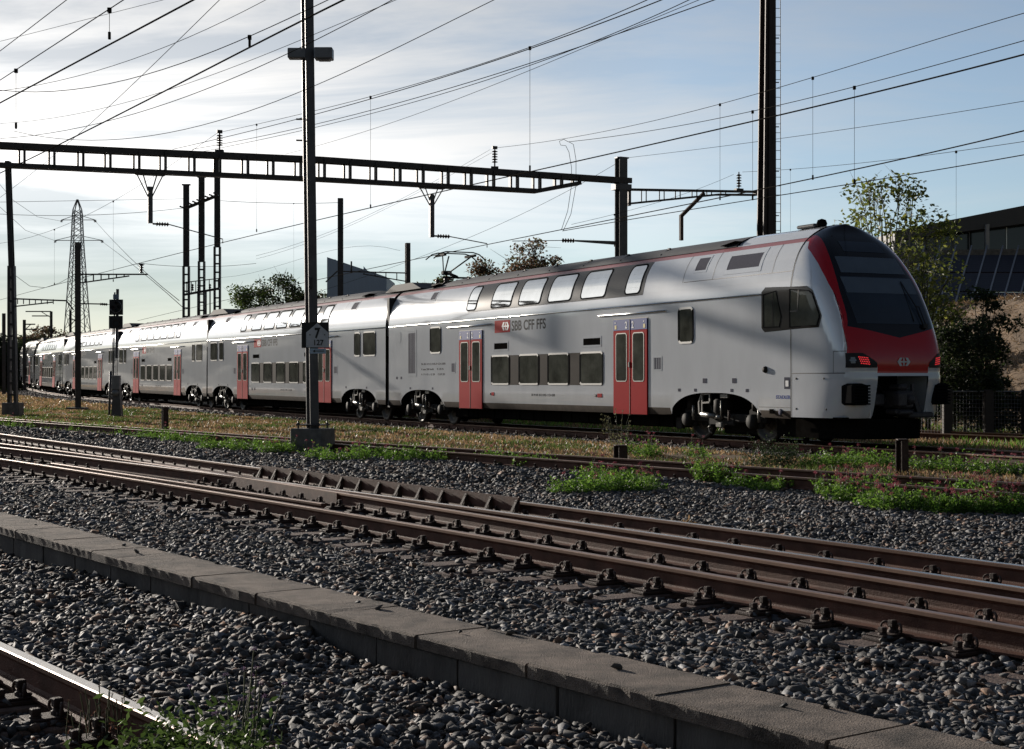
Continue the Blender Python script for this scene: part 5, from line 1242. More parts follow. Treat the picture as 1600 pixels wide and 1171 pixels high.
# three latticed disconnector masts behind the train
YD = 105.0; grp = 'switching masts behind the train'
for x, yt, lb in ((291, 289, 'left mast of the three latticed masts behind the train, topped by a short crossarm'), (315, 277, 'middle mast of the three latticed masts behind the train'), (339.5, 240, 'right mast of the three latticed masts behind the train, reaching up to the gantry')):
    e = simple_mast('disconnector_mast', x, 500, yt, YD, .36, .36, lb, True, zsplit=.62); e['group'] = grp
    mb = MB(); zt_ = CAMZ + (HOR - yt) * YD / FPX; mb.bar((-.28, 0, zt_), (.28, 0, zt_), .3, .08, 0); mb.bar((-.05, -.3, zt_ - .4), (.1, -.3, zt_ - .4), .1, .1); mb.build('mast_cap', [M['steel_dark']], e)
pf = empty('switch_platform', ad(315, 455, YD - .6)); tag(pf, 'walkway and switch rods bridging the three latticed masts', 'platform')
mb = MB(); q = YD / FPX; mb.bar((-28 * q, 0, -6 * q), (28 * q, 0, 4 * q), .5, .12, 0); mb.bar((-26 * q, .3, 14 * q), (26 * q, .3, 20 * q), .06, .06, 0)
for k in range(8): x = -24 + k * 7; mb.bar((x * q, .2, (-6 + (x + 28) * .18) * q), (x * q, .2, (14 + (x + 26) * .11) * q), .05, .05, 0)
for k in range(4): x = -14 + k * 9; insulator(mb, (x * q, 0, 0), (x * q, 0, 11 * q), 3, .1, 1)
for x in (-18, -5, 8, 14): mb.tube([(x * q, -.2, 0), (x * q, -.2, -40 * q)], .05, 6, 0)
mb.build('walkway', [M['steel_dark'], M['insul']], pf)
cr = empty('crossarm', ad(313, 318, YD - .6)); tag(cr, 'slanting crossarm with insulators high between the three latticed masts', 'crossarm')
mb = MB(); a = Vector((-25 * q, 0, -8 * q)); b = Vector((27 * q, 0, 13 * q)); mb.bar(a, b, .1, .14, 0); mb.bar(a + Vector((0, .4, 0)), b + Vector((0, .4, 0)), .1, .12, 0)
for k in range(9): p = a.lerp(b, k / 8); mb.bar(p, p + Vector((0, .4, .0)), .05, .05, 0); insulator(mb, p + Vector((0, -.05, .02)), p + Vector((-.25, -.3, .12)), 3, .07, 1)
mb.build('arm', [M['steel_dark'], M['insul']], cr)
m5 = simple_mast('overhead_line_mast', 532, 460, 310, 100, .34, .3, 'tall mast behind the second car, right of the sign mast', True)
m6 = simple_mast('overhead_line_mast', 637, 445, 380, 86, .26, .26, 'short mast above the car joint, left of the pantograph')
mb = MB(); q = 86 / FPX; z0 = CAMZ + (HOR - 427) * q
mb.bar((0, 0, z0), (-110 * q, 0, z0 + .1), .05, .07, 0); mb.bar((0, 0, z0 - .48), (-70 * q, 0, z0 - .05), .05, .06, 0); mb.bar((-128 * q, 0, z0 - .5), (-110 * q, 0, z0 + .1), .06, .07, 0); mb.tube([(-88 * q, 0, z0), (-88 * q, 0, z0 + .66)], .05, 6, 0)
for k in range(1, 5): mb.bar((-k * 17 * q, 0, z0), (-k * 17 * q, 0, z0 - .48 + .11 * k), .05, .05, 0)
mb.build('cantilever', [M['steel_dark']], m6)
# tall floodlight mast behind the train with its ladder
m7 = empty('floodlight_mast', ad(1197, 587, 52)); m7.location.z = 0; tag(m7, 'very tall dark mast with a climbing ladder rising behind the front car', 'mast')
mb = MB(); hbeam(mb, (-.02, 0, -.1), (.06, 0, 17), .58, .5, 0, face=(.35, -.94, 0), tf=.05, w2=.32, d2=.4); mb.bar((.10, -.26, -.1), (.14, -.22, 17), .20, .12, 0, up=(0, 1, 0), w2=.12); mb.build('mast_post', [mat('mast_brown', (.045, .032, .032), .55, .2, .3, 2)], m7)
mb = MB()
for x in (.30, .46): mb.bar((x + .02, -.1, .4), (x + .0, -.1, 16.8), .022, .022, 0)
k = .5
while k < 16.6: mb.tube([(.30, -.1, k), (.46, -.1, k)], .010, 5, 0); k += .3
for k in range(11): z = 1 + k * 1.5; mb.bar((.1, -.1, z), (.42, -.1, z), .04, .03, 0)
mb.build('ladder', [M['steel_dark']], m7)
# light signal
YS = 62.0; sgn = empty('railway_signal', ad(183, 637, YS)); sgn.location.z = 0; tag(sgn, 'railway light signal with two black boards, red lamp lit', 'signal')
q = YS / FPX; Zs = lambda y: CAMZ + (HOR - y) * q
mb = MB(); mb.bar((-.02, 0, Zs(560)), (.02, 0, Zs(452)), .09, .12, 0); mb.bar((-.16, .02, Zs(600)), (-.10, .02, Zs(457)), .05, .05, 0); mb.prism([(-.22, -.2), (.22, -.2), (.12, 1.2), (-.10, 1.2)], -.18, .18, (Vector((0, 0, 0)), Vector((1, 0, 0)), Vector((0, 0, 1)), Vector((0, 1, 0))), 0)
mb.tube([(-.32, 0, 0), (-.26, 0, Zs(580))], .05, 8, 0)
mb.build('signal_post', [M['mastpaint']], sgn)
mb = MB(); mb.bbox((-.28, -.14, Zs(492.5)), (.26, -.06, Zs(468.5)), .01, 0)
ring_ = [(math.cos(a) * .235, -.20, Zs(480) + math.sin(a) * .235) for a in [R(200) + k * R(22) for k in range(11)]]; mb.tube(ring_, .014, 6, 1)
for x, z, mi in ((-.14, Zs(480.5), 2), (.10, Zs(480), 3), (0, Zs(474), 3), (0, Zs(486), 3)): mb.lathe((x, -.145, z), [(.0, -.02), (.045, -.02), (.055, -.10), (.058, -.10), (.05, 0)], 'y', 12, 3); mb.lathe((x, -.15, z), [(0, -.01), (.035, -.01)], 'y', 10, mi)
mb.build('signal_head', [M['black'], M['galv'], mat('signal_lamp_lit', (.4, .03, .01), .3, emit=((1, .16, .05), 1.2)), M['black']], sgn)
mb = MB(); mb.bbox((-.30, -.14, Zs(513.5)), (.25, -.06, Zs(494)), .01, 0); mb.tube([(math.cos(a) * .14, -.16, Zs(506) + math.sin(a) * .14) for a in [k * .63 for k in range(11)]], .012, 6, 1); mb.build('signal_head', [M['black'], M['rust']], sgn)
mb = MB(); mb.bbox((-.14, -.10, Zs(468)), (.08, .0, Zs(460.5)), .01, 0); mb.build('number_plate', [mat('plate_blue_grey', (.20, .27, .36), .5)], sgn)
mb = MB(); mb.bbox((-.16, -.24, Zs(609)), (.15, .02, Zs(588)), .015, 0); mb.bbox((-.17, -.25, Zs(588)), (.16, .03, Zs(587)), .004, 1); mb.lathe((-.02, -.22, Zs(614)), [(0, -.03), (.12, -.03), (.14, .02), (.14, .1)], 'y', 14, 0); mb.build('relay_box', [M['galv'], M['white']], sgn)
mb = MB()
for s in (0, .15):
    mb.bar((-.20 + s, -.02, Zs(600)), (-.17 + s, -.02, Zs(512)), .02, .02, 0)
for k in range(10): mb.bar((-.20, -.02, Zs(600 - k * 9)), (-.05, -.02, Zs(600 - k * 9)), .015, .015, 0)
mb.build('ladder', [M['galv']], sgn)
# high-voltage pylon far left
YP = 380.0; py_ = empty('pylon', ad(121, 587, YP)); py_.location.z = 0; tag(py_, 'distant steel lattice pylon with two pairs of arms, far left', 'pylon')
mb = MB(); q = YP / FPX; Zp = lambda y: CAMZ + (HOR - y) * q
hw = lambda z: float(np.interp(z, [0, Zp(515), Zp(380), Zp(330), Zp(312)], [3.8, 2.5, 1.25, .95, .1]))
zs = [0] + [Zp(y) for y in (545, 515, 490, 468, 448, 430, 414, 400, 388, 376, 364, 354, 344, 336, 328, 312)]
for z0, z1 in zip(zs, zs[1:]):
    a, b = hw(z0), hw(z1); th = .20
    for sx_, sy_ in ((-1, -1), (1, -1), (1, 1), (-1, 1)): mb.bar((sx_ * a, sy_ * a, z0), (sx_ * b, sy_ * b, z1), th, th, 0)
    for (ax, ay), (bx, by) in (((-1, -1), (1, -1)), ((1, -1), (1, 1)), ((1, 1), (-1, 1)), ((-1, 1), (-1, -1))):
        mb.bar((ax * a, ay * a, z0), (bx * b, by * b, z1), .11, .11, 0); mb.bar((bx * a, by * a, z0), (ax * b, ay * b, z1), .11, .11, 0)
mb.build('tower', [M['galv']], py_)
for y, x0, x1 in ((344, -25, 28), (376, -35, 39)):
    for s_, xe in ((-1, x0), (1, x1)):
        mb = MB(); z = Zp(y); mb.bar((0, 0, z), (xe * q, 0, z), .16, .16, 0); mb.bar((0, 0, z + 8.5 * q), (xe * q, 0, z), .13, .13, 0)
        for e in (0, 2.2): insulator(mb, (xe * q - s_ * e * q * .8, 0, z), (xe * q - s_ * (e - 2) * q * .4, 0, z - 3.6 * q), 4, .28, 0)
        mb.build('crossarm', [M['galv']], py_)

# stub posts between the tracks
for x, yb, yt, Y, w, lb in ((258, 680, 637, None, .16, 'rusty stub post in the weeds on the left, beside the siding'), (969.5, 722, 697, None, .20, 'squat rusty stub post among pink flowers in the middle'), (1409.5, 742, 688, None, .155, 'tall rusty stub post on the right in front of the train nose')):
    b = at(x, yb, -.10); zt_ = CAMZ + (HOR - yt) * b.y / FPX; mb = MB(); w_ = w
    hbeam(mb, (0, 0, -.3), (0, 0, zt_), w_, w_, 0, face=(.5, -.86, 0), tf=.018); mb.bbox((-w_ * .55, -w_ * .55, zt_), (w_ * .55, w_ * .55, zt_ + .02), .004)
    o = mb.build('stub_post', [M['rust']], None, (b.x, b.y, 0)); o.rotation_euler = (R(1.0), R(-.6), 0); tag(o, lb, 'post', 'rusty stub posts between the tracks')

# distant masts and arms at the far left
for i, (x, yt, Y, arms, lb) in enumerate(((6, 490, 130, (), 'thin distant mast at the very left edge'), (38, 500, 150, ((0, 17, 507), (0, 20, 515)), 'distant mast with short arms beyond the last car, left of the pylon'), (80, 487, 170, ((-40, 0, 487), (-30, -3, 494)), 'distant bent arm mast above the last car'), (110, 485, 190, ((0, 12, 500), ), 'distant mast beside the foot of the pylon'))):
    e = simple_mast('overhead_line_mast', x, 560, yt, Y, .3, .3, lb); q = Y / FPX
    if arms:
        mb = MB()
        for a, b, y in arms: z = CAMZ + (HOR - y) * q; mb.bar((a * q, 0, z), (b * q, 0, z), .1, .12, 0); 
        mb.bar((arms[0][1] * q * .6 + arms[0][0] * q * .4, 0, CAMZ + (HOR - arms[0][2]) * q), (0, 0, CAMZ + (HOR - arms[0][2] - 10) * q), .07, .07, 0)
        mb.build('cantilever', [M['steel_dark']], e)

# ------------------------------------------------------------------ overhead wires
def wire(pts, h0, h1, r=.008, drops=(), label='', Y0=None, Y1=None, grp='overhead line wires'):
    """pts in photo pixels; h0/h1 heights (or Y0/Y1 depths) of the two ends; straight in plan, so 1/depth is linear in x"""
    ya = Y0 or (h0 - CAMZ) * FPX / (HOR - pts[0][1]); yb = Y1 or (h1 - CAMZ) * FPX / (HOR - pts[-1][1]); xa, xb = pts[0][0], pts[-1][0]
    dep = lambda x: 1 / (1 / ya + (1 / yb - 1 / ya) * (x - xa) / (xb - xa))
    # smooth the pixel polyline
    X = [p[0] for p in pts]; Yp = [p[1] for p in pts]; n = max(2, int(abs(xb - xa) / 22)); P = []
    if len(pts) > 2:
        o = np.argsort(X); xs_, ys_ = np.array(X)[o], np.array(Yp)[o]; deg = min(len(pts) - 1, 3); c = np.polyfit((xs_ - 800) / 800, ys_, deg); f = lambda x: float(np.polyval(c, (x - 800) / 800))
    else: f = lambda x: Yp[0] + (Yp[1] - Yp[0]) * (x - xa) / (xb - xa)
    ex = 60 if (pts[0][1] < 8 or pts[0][0] < 8 or pts[0][0] > 1590) else 0; ex1 = 60 if (pts[-1][1] < 8 or pts[-1][0] < 8 or pts[-1][0] > 1590) else 0; sgn_ = 1 if xb > xa else -1
    x0_, x1_ = xa - sgn_ * ex, xb + sgn_ * ex1
    for k in range(n + 1): x = x0_ + (x1_ - x0_) * k / n; P.append(ad(x, f(x), dep(x)))
    e = MB(); e.tube(P, r, 5, 0, False); o = e.build('overhead_wire', [M['wire']]); tag(o, label, 'wire', grp)
    for dx, yb_ in drops:
        d = MB(); p = ad(dx, f(dx), dep(dx)); q_ = ad(dx, yb_, dep(dx)); d.tube([p, q_], .0045, 4, 0, False); d.bbox(tuple(p - Vector((.03, .03, .06))), tuple(p + Vector((.03, .03, .02))), .005); d.bbox(tuple(q_ - Vector((.02, .02, .02))), tuple(q_ + Vector((.02, .02, .10))), .005)
        d.build('dropper', [M['wire']], o)
    return o
wire([(4, 77), (99, 4)], 9, 9, .009, label='topmost wire cutting the upper left corner of the sky')
wire([(4, 123), (187, 4)], 7.4, 7.4, .009, ((25, 200), (171, 60)), label='second steep wire from the left, carrying two droppers')
wire([(4, 159), (295, 4)], 5.9, 5.9, .012, label='thick contact wire rising steeply from the left edge to the top')
wire([(4, 306), (55, 267), (156, 180), (339, 4)], 9.5, 9.5, .008, label='single wire crossing the others diagonally in the upper left')
wire([(4, 142), (49, 135), (171, 105), (277, 66), (408, 4)], 8.5, 9.5, .007, label='sagging wire from the left edge reaching the top left of the lamp mast')
wire([(4, 141), (49, 145), (131, 139), (225, 116), (390, 58), (504, 4)], 7.6, 7.6, .008, ((390, 72),), label='sagging messenger wire meeting the top edge right at the lamp mast')
wire([(4, 270), (43, 249), (169, 187), (259, 144), (390, 73), (530, 4)], 5.9, 5.9, .012, label='thick contact wire passing behind the top of the lamp mast')
wire([(4, 64), (240, 4)], 12, 12, .007, label='faint high wire in the upper left corner')
wire([(4, 193), (112, 180), (262, 142), (375, 99), (495, 54), (606, 5)], 8.5, 8.5, .006, label='faint sagging wire through the bright cloud on the left')
wire([(4, 216), (79, 210), (171, 187), (326, 139), (472, 73), (606, 4)], 8, 8, .008, label='wire ending at the lamp box of the mast')
wire([(22, 204), (75, 216), (150, 221), (240, 212), (326, 191), (476, 141), (600, 86), (761, 5)], 8.5, 8.5, .008, label='long sagging wire from the left edge to the top centre')
wire([(344, 206), (400, 196), (476, 178), (600, 144), (828, 75), (1000, 5)], 12.4, 8.5, .009, ((401, 362), (579, 325), (828, 266)), label='messenger wire leaving the left gantry insulator, with three droppers')
wire([(270, 234), (344, 216), (476, 183), (600, 150), (828, 76), (1022, 5)], 9, 7, .009, label='lower twin of the wire rising to the top centre')
wire([(300, 236), (345, 222), (490, 197), (600, 167), (787, 112), (1103, 5)], 9, 7, .008, label='third wire of the bundle rising to the top centre')
wire([(300, 240), (497, 200), (600, 171), (912, 72), (1066, 5)], 10, 8, .008, label='fourth wire of the bundle rising to the top centre')
wire([(446, 241), (497, 228), (600, 196), (831, 109), (1078, 6)], 11, 9, .007, label='lowest wire of the bundle rising to the top centre')
wire([(4, 467), (100, 444), (221, 412), (347, 375), (497, 344), (613, 318), (705, 298), (800, 276), (963, 238), (1188, 186), (1596, 87)], 6.9, 5.8, .013, label='thick wire running the whole width of the sky above the train')
wire([(215, 502), (350, 470), (497, 436), (585, 418), (656, 403), (800, 377), (876, 360), (980, 340), (1180, 295), (1250, 284), (1596, 206)], 5.8, 5.8, .013, label='contact wire just above the train roof touching the pantograph')
wire([(879, 361), (980, 344.5), (1163, 313.6), (1250, 301), (1596, 243)], 5.9, 5.9, .011, label='lower contact wire right of the gantry')
wire([(979, 247), (1188, 221), (1596, 159)], 0, 9, .009, Y0=76, label='wire from the top of the right gantry mast to the right edge')
wire([(774, 231), (875, 219), (1125, 162), (1270, 122), (1596, 22)], 0, 8.5, .009, ((1125, 312), (1270, 280)), Y0=73, label='highest wire from the right gantry insulator, with droppers')
wire([(888, 222), (1176, 174), (1335, 136), (1596, 65)], 9.5, 7.6, .009, ((1176, 312), (1335, 287)), label='second wire from the right gantry insulator, with droppers')
wire([(1160, 269), (1250, 264), (1387, 250), (1494, 237), (1596, 222)], 0, 8.0, .009, ((1235, 375), (1494, 352)), Y0=77, label='wire from the small cantilever insulator to the right edge')
wire([(893, 351), (980, 330), (1087, 297), (1146, 273)], 8, 0, .008, ((960, 385),), Y1=77, label='wire climbing to the small cantilever insulator')
wire([(963, 256), (800, 341), (682, 393), (631, 412), (497, 455), (385, 490)], 0, 6.2, .010, Y0=75, label='wire falling left from the right gantry mast to the roofs of the train')
wire([(766, 234), (725, 257), (682, 283), (623, 313), (579, 334), (497, 370), (400, 400)], 0, 7.4, .007, Y0=72, label='upper wire falling left from the right gantry insulator')
wire([(768, 239), (725, 262), (682, 287), (623, 316), (579, 338), (497, 374), (400, 405)], 0, 7.2, .006, Y0=72, label='second wire falling left from the right gantry insulator')
wire([(341, 207), (262, 262), (175, 315), (137, 336), (85, 359), (4, 380)], 0, 9, .009, Y0=67.5, drops=((85, 445), (177, 440)), label='wire falling left from the left gantry insulator past the pylon')
wire([(23, 430), (41, 445), (66, 450), (85, 446), (117, 429)], 0, 0, .010, Y0=65, Y1=75, label='slack loop of wire between the two masts at far left')
wire([(4, 335), (175, 335), (290, 325)], 0, 0, .016, Y0=100, Y1=105, label='upper near-level wire left of the latticed masts')
wire([(4, 316), (290, 311)], 0, 0, .014, Y0=100, Y1=105, label='top near-level wire left of the latticed masts')
wire([(345, 314), (470, 318), (530, 317)], 0, 0, .018, Y0=105, Y1=100, drops=((459, 470),), label='near-level wire between the latticed masts and the next mast')
wire([(345, 434), (420, 420), (560, 385), (625, 392)], 0, 0, .008, Y0=105, Y1=90, label='faint wire between the latticed masts and the short mast')
wire([(221, 412), (300, 417), (400, 412)], 0, 0, .012, Y0=78, Y1=90, label='slack wire right of the slim mast')
for x0, y0, pts, lb in ((97, 346, ((50, 335), (4, 296)), 'upper left'), (88, 377, ((50, 366), (4, 330)), 'lower left'), (149, 346, ((200, 400), (280, 470)), 'upper right'), (160, 378, ((215, 420), (285, 480)), 'lower right')):
    wire([(x0, y0)] + list(pts), 0, 0, .035, Y0=380, Y1=260 if x0 < 110 else 150, label='high-voltage line from the ' + lb + ' arm of the distant pylon', grp='pylon lines')
mb = MB()
YL = 50.0
for pts in ([(888, 222), (881, 218), (874, 221), (876, 227), (884, 228), (889, 238), (893, 262), (893, 290), (887, 330), (877, 360)], [(889, 222), (896, 226), (900, 250), (900, 290), (892, 335), (880, 361)]): mb.tube([ad(x, y, YL) for x, y in pts], .009, 5, 0, False)
o = mb.build('feeder_cable', [M['wire']]); tag(o, 'looped jumper cables hanging between wires above the middle of the train', 'cable')

# ------------------------------------------------------------------ buildings on the right and behind
bl = empty('building', (22, 70, 0)); tag(bl, 'low modern building with dark glass front and sloping fascia above the solar panels', 'building')
YB = 74.0
def B(x, y, Y=YB): return ad(x, y, Y) - Vector(bl.location)
def quad_prism(mb, pts, th, m=0):
    """pts: 4 world points facing -y, thickened away from the camera"""
    a = [Vector(p) for p in pts]; b = [p + Vector((0, th, 0)) for p in a]; mb.add(a + b, [(0, 1, 2, 3), (7, 6, 5, 4), (0, 4, 5, 1), (1, 5, 6, 2), (2, 6, 7, 3), (3, 7, 4, 0)], m)
mb = MB(); quad_prism(mb, [B(1398, 376), B(1750, 330), B(1750, 292), B(1398, 361)], 14); mb.build('roof_fascia', [mat('fascia_cladding', (.085, .078, .072), .6, 0, .1, 3, stretch=(6, 6, .2))], bl)
mb = MB(); quad_prism(mb, [B(1396, 400, YB + .6), B(1446, 400, YB + .6), B(1446, 364, YB + .6), B(1396, 371, YB + .6)], 10); quad_prism(mb, [B(1446, 420, YB + 1.5), B(1800, 420, YB + 1.5), B(1800, 330, YB + 1.5), B(1446, 366, YB + 1.5)], 10); mb.build('wall', [mat('blue_grey_wall', (.13, .155, .19), .6)], bl)
xs = [1448, 1463, 1489, 1515, 1540, 1573, 1604, 1640, 1680, 1720]
for i, (a, b) in enumerate(zip(xs, xs[1:])):
    yt = lambda x: float(np.interp(x, [1446, 1750], [369, 334])); Yg = YB + 1.35
    mb = MB(); quad_prism(mb, [B(a + 1, 392, Yg), B(b - 1, 392, Yg), B(b - 1, yt(b) + 1, Yg), B(a + 1, yt(a) + 1, Yg)], .05, 0); quad_prism(mb, [B(b - 1, 394, Yg - .05), B(b + .6, 394, Yg - .05), B(b + .6, yt(b), Yg - .05), B(b - 1, yt(b), Yg - .05)], .1, 1); mb.build('window', [mat('building_glass', (.022, .032, .032), .08, 0, .3, .3, spec=.7) if i == 0 else bpy.data.materials['building_glass'], M['alu'] if i in (4,) else M['galv']], bl)
mb = MB(); quad_prism(mb, [B(1541, 393, YB - .2), B(1546, 393, YB - .2), B(1546, 350, YB - .2), B(1541, 351, YB - .2)], .25); mb.build('column', [mat('column_light', (.38, .36, .33), .6)], bl)
mb = MB(); quad_prism(mb, [B(1400, 412, YB - .6), B(1800, 412, YB - .6), B(1800, 386, YB - .6), B(1400, 392, YB - .6)], 2.0); mb.build('parapet', [M['concrete']], bl)
mb = MB(); mb.tube([B(1478, 352, YB), B(1480, 334, YB)], .03, 6); mb.build('aerial', [M['steel_dark']], bl)
# solar array on the slope: top edge at the parapet, foot nearer the camera
sa = empty('solar_array', (22, 62, 0)); tag(sa, 'steep field of dark solar panels below the glass building', 'solar panels')
def S_(x, v):   # v 0 top .. 1 foot; column lines lean left downwards
    top = ad(x, 398, 71.5); bot = ad(x - 46 * 1.0, 560, 60.0); return top.lerp(bot, v) - Vector(sa.location)
pm = mat('solar_cell', (.010, .008, .018), .5, .0, .3, 20, spec=.15)
cols_ = [1441 + 24.5 * k for k in range(12)]
for a, b in zip(cols_, cols_[1:]):
    for r_ in range(5):
        v0, v1 = r_ / 5 + .006, (r_ + 1) / 5 - .006; mb = MB(); P = [S_(a + .8, v1), S_(b - .8, v1), S_(b - .8, v0), S_(a + .8, v0)]; n = (P[1] - P[0]).cross(P[3] - P[0]).normalized(); Q = [p - n * .05 for p in P]
        mb.add(P + Q, [(0, 1, 2, 3), (7, 6, 5, 4), (0, 4, 5, 1), (1, 5, 6, 2), (2, 6, 7, 3), (3, 7, 4, 0)], 0)
        for k in range(1, 8): p0 = P[0].lerp(P[3], k / 8) + n * .004; p1 = P[1].lerp(P[2], k / 8) + n * .004; mb.add([p0 - (P[3] - P[0]).normalized() * .008, p1 - (P[3] - P[0]).normalized() * .008, p1, p0], [(0, 1, 2, 3)], 1)
        mb.build('solar_panel', [pm, mat('cell_gap', (.05, .045, .06), .5) if 'cell_gap' not in bpy.data.materials else bpy.data.materials['cell_gap']], sa)
for x in cols_:
    mb = MB(); mb.bar(S_(x, -.10), S_(x, 1.02), .07, .08, 0); mb.build('support_rail', [M['galv']], sa)
# pale wedge-roofed hall behind the second car
wd = empty('hall', (-14, 110, 0)); tag(wd, 'blue-grey hall with a slanting saw-tooth roof behind the second car', 'building')
W2 = lambda x, y, Y=112: ad(x, y, Y) - Vector(wd.location); mb = MB(); quad_prism(mb, [W2(511, 480), W2(604, 480), W2(604, 433), W2(511, 402)], 8)
mb.build('wall', [mat('hall_cladding', (.40, .49, .60), .6, 0, .06, 2, stretch=(5, 5, .2))], wd)
for i, (a, b, y0, y1) in enumerate(((523, 536, 405, 411), (568, 580, 416, 427), (586, 592, 424, 430))): mb = MB(); mb.add([W2(a, y0, 113), W2(b, y1 + 3, 113), W2(a, y1 + 8, 113), W2(a, y0, 116), W2(b, y1 + 3, 116), W2(a, y1 + 8, 116)], [(0, 1, 2), (5, 4, 3), (0, 3, 4, 1), (1, 4, 5, 2), (2, 5, 3, 0)], 0); mb.build('roof', [bpy.data.materials['hall_cladding']], wd)
# dry earth bank on the right
bank = MB(); rows = []
for i in range(16):
    v = i / 15; row = []
    for j in range(24):
        u = j / 23; Y = 45 + 14 * v; x = 14.0 + u * 14 - v * 1.0; h = max(0.0, (x - 13.9 - .9 * (1 - v) + .4 * math.sin(v * 5))) * 1.9 * (.45 + .55 * v) + .25 * (float(vnoise(x, Y, 1.2, 31)) - .5); row.append((x, Y, -.3 + min(h, 4.6)))
    rows.append(row)
bank.grid(rows, 0, True); o = bank.build('hillside', [mat('dry_bank', (.13, .085, .052), .95, 0, .55, 1.4, bump=1.0, bscale=5, col2=(.19, .13, .08))]); tag(o, kind='structure')

# ------------------------------------------------------------------ trees, bushes, weeds
M['leaf'] = vcol_mat('leaf', .5, .35, .5); M['bark'] = mat('bark', (.075, .060, .048), .85, 0, .3, 8, bump=.4, bscale=30); M['birch'] = mat('birch_bark', (.30, .28, .25), .8, 0, .4, 6)
def leaves(centers, size, cols, jit=.35, aspect=.55, droop=0.0):
    n = len(centers); c = np.asarray(centers); d = rng.normal(size=(n, 3)); d[:, 2] = d[:, 2] * .6 - droop; d /= np.linalg.norm(d, axis=1)[:, None]
    u = rng.normal(size=(n, 3)); u -= d * (u * d).sum(1)[:, None]; u /= np.linalg.norm(u, axis=1)[:, None]; s = size * rng.uniform(1 - jit, 1 + jit, n)[:, None]
    nn = np.cross(d, u); P = np.stack([c, c + d * s * .5 + u * s * aspect * .5 + nn * s * .08, c + d * s, c + d * s * .5 - u * s * aspect * .5 + nn * s * .08], 1).reshape(-1, 3)
    F = np.arange(n * 4).reshape(n, 4); k = rng.integers(0, len(cols), n); C_ = np.array(cols)[k] * rng.uniform(.7, 1.3, (n, 1)); return P, F, np.repeat(C_, 4, 0)
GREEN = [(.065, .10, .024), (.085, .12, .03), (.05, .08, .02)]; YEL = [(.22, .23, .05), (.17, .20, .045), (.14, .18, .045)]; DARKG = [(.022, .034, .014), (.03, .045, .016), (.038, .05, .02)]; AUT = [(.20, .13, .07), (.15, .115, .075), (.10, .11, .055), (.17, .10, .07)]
def make_tree(name, base, height, width, label, cols, nleaf=6000, lsize=.16, cat='tree', trunks=1, bark=None, z_crown=.25, clumps=26, seed=1, grp=None, sparse=1.0, depth=None, shape=.6, show_trunk=True):
    rr = random.Random(seed); root = empty(name, base); tag(root, label, cat, grp); depth = depth or width
    mb = MB(); tips = []; cl = []
    for k in range(clumps):
        a = rr.uniform(0, 6.283); v = rr.random() ** .8; z = height * (z_crown + (1 - z_crown) * v); rad = (1 - abs((v - .40) / .62) ** 2.2) ** .5 if abs((v - .4) / .62) < 1 else .15; q = rr.random() ** shape * max(rad, .18)
        cl.append((Vector((math.cos(a) * q * width / 2, math.sin(a) * q * depth / 2, z)), rr.uniform(.10, .22) * width * (1.1 - .4 * v)))
    for t in range(trunks):
        x0 = (t - (trunks - 1) / 2) * width * .10; top = Vector((x0 + rr.uniform(-.1, .1) * width, rr.uniform(-.1, .1) * width, height * .86)); pts = [Vector((x0, 0, -.3)), Vector((x0 * 1.2, 0, height * .2)), Vector((x0, 0, 0)).lerp(top, .55) + Vector((rr.uniform(-.05, .05) * width, 0, 0)), top]; r0 = .022 * height / trunks ** .4
        mb.tube(pts, [r0, r0 * .8, r0 * .5, r0 * .12], 8, 0)
        for c, s in cl[t::trunks]:
            f = rr.uniform(.3, .8) * min(1, c.z / (height * .86)); st = pts[1].lerp(top, max(0, f - .15)); mid = st.lerp(c, .5) + Vector((rr.uniform(-.06, .06) * width, rr.uniform(-.06, .06) * width, .04 * height)); mb.tube([st, mid, c], [r0 * .32, r0 * .2, r0 * .06], 5, 0)
            for _ in range(3): e = c + Vector((rr.gauss(0, 1), rr.gauss(0, 1), rr.gauss(.4, .8))) * s * .8; mb.tube([mid.lerp(c, .6), c.lerp(e, .4), e], [r0 * .10, r0 * .06, r0 * .025], 4, 0)
    if show_trunk: mb.build('trunk', [bark or M['bark']], root)
    w = np.array([s ** 2 for c, s in cl]); k = rng.choice(len(cl), int(nleaf * sparse), p=w / w.sum()); C_ = np.array([tuple(c) for c, s in cl])[k]; Sz = np.array([s for c, s in cl])[k][:, None]
    d = rng.normal(size=C_.shape); d /= np.linalg.norm(d, axis=1)[:, None]; r = rng.random((len(k), 1)) ** .45; pts = C_ + d * r * Sz * np.array([1.15, 1.15, .85]); pts[:, 2] = np.maximum(pts[:, 2], .02)
    P, F, Cc = leaves(pts, lsize, cols); np_mesh('crown', P, F, Cc, M['leaf'], root, 4); return root
def gp(x, Y, z=-.1): return ((x - 800) * Y / FPX, Y, z)
make_tree('birch_tree', gp(1378, 47), 7.6, 3.9, 'loose light-green young tree standing behind the train nose', YEL, 4200, .15, trunks=3, bark=M['birch'], z_crown=.42, clumps=42, seed=4, shape=.5)
make_tree('young_tree', gp(1444, 46), 5.3, 2.2, 'yellow-green young tree between the nose and the solar panels', YEL, 1300, .14, trunks=2, z_crown=.3, clumps=26, seed=9)
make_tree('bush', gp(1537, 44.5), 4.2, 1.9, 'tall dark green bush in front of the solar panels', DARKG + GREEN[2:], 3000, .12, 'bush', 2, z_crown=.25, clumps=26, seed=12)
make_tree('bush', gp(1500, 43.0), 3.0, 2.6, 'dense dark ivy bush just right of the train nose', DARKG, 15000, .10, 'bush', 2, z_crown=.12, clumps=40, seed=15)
make_tree('bush', gp(1590, 43.0), 1.0, 2.0, 'low dark bush at the right edge by the fence', DARKG, 4000, .09, 'bush', 1, z_crown=.1, clumps=14, seed=17)
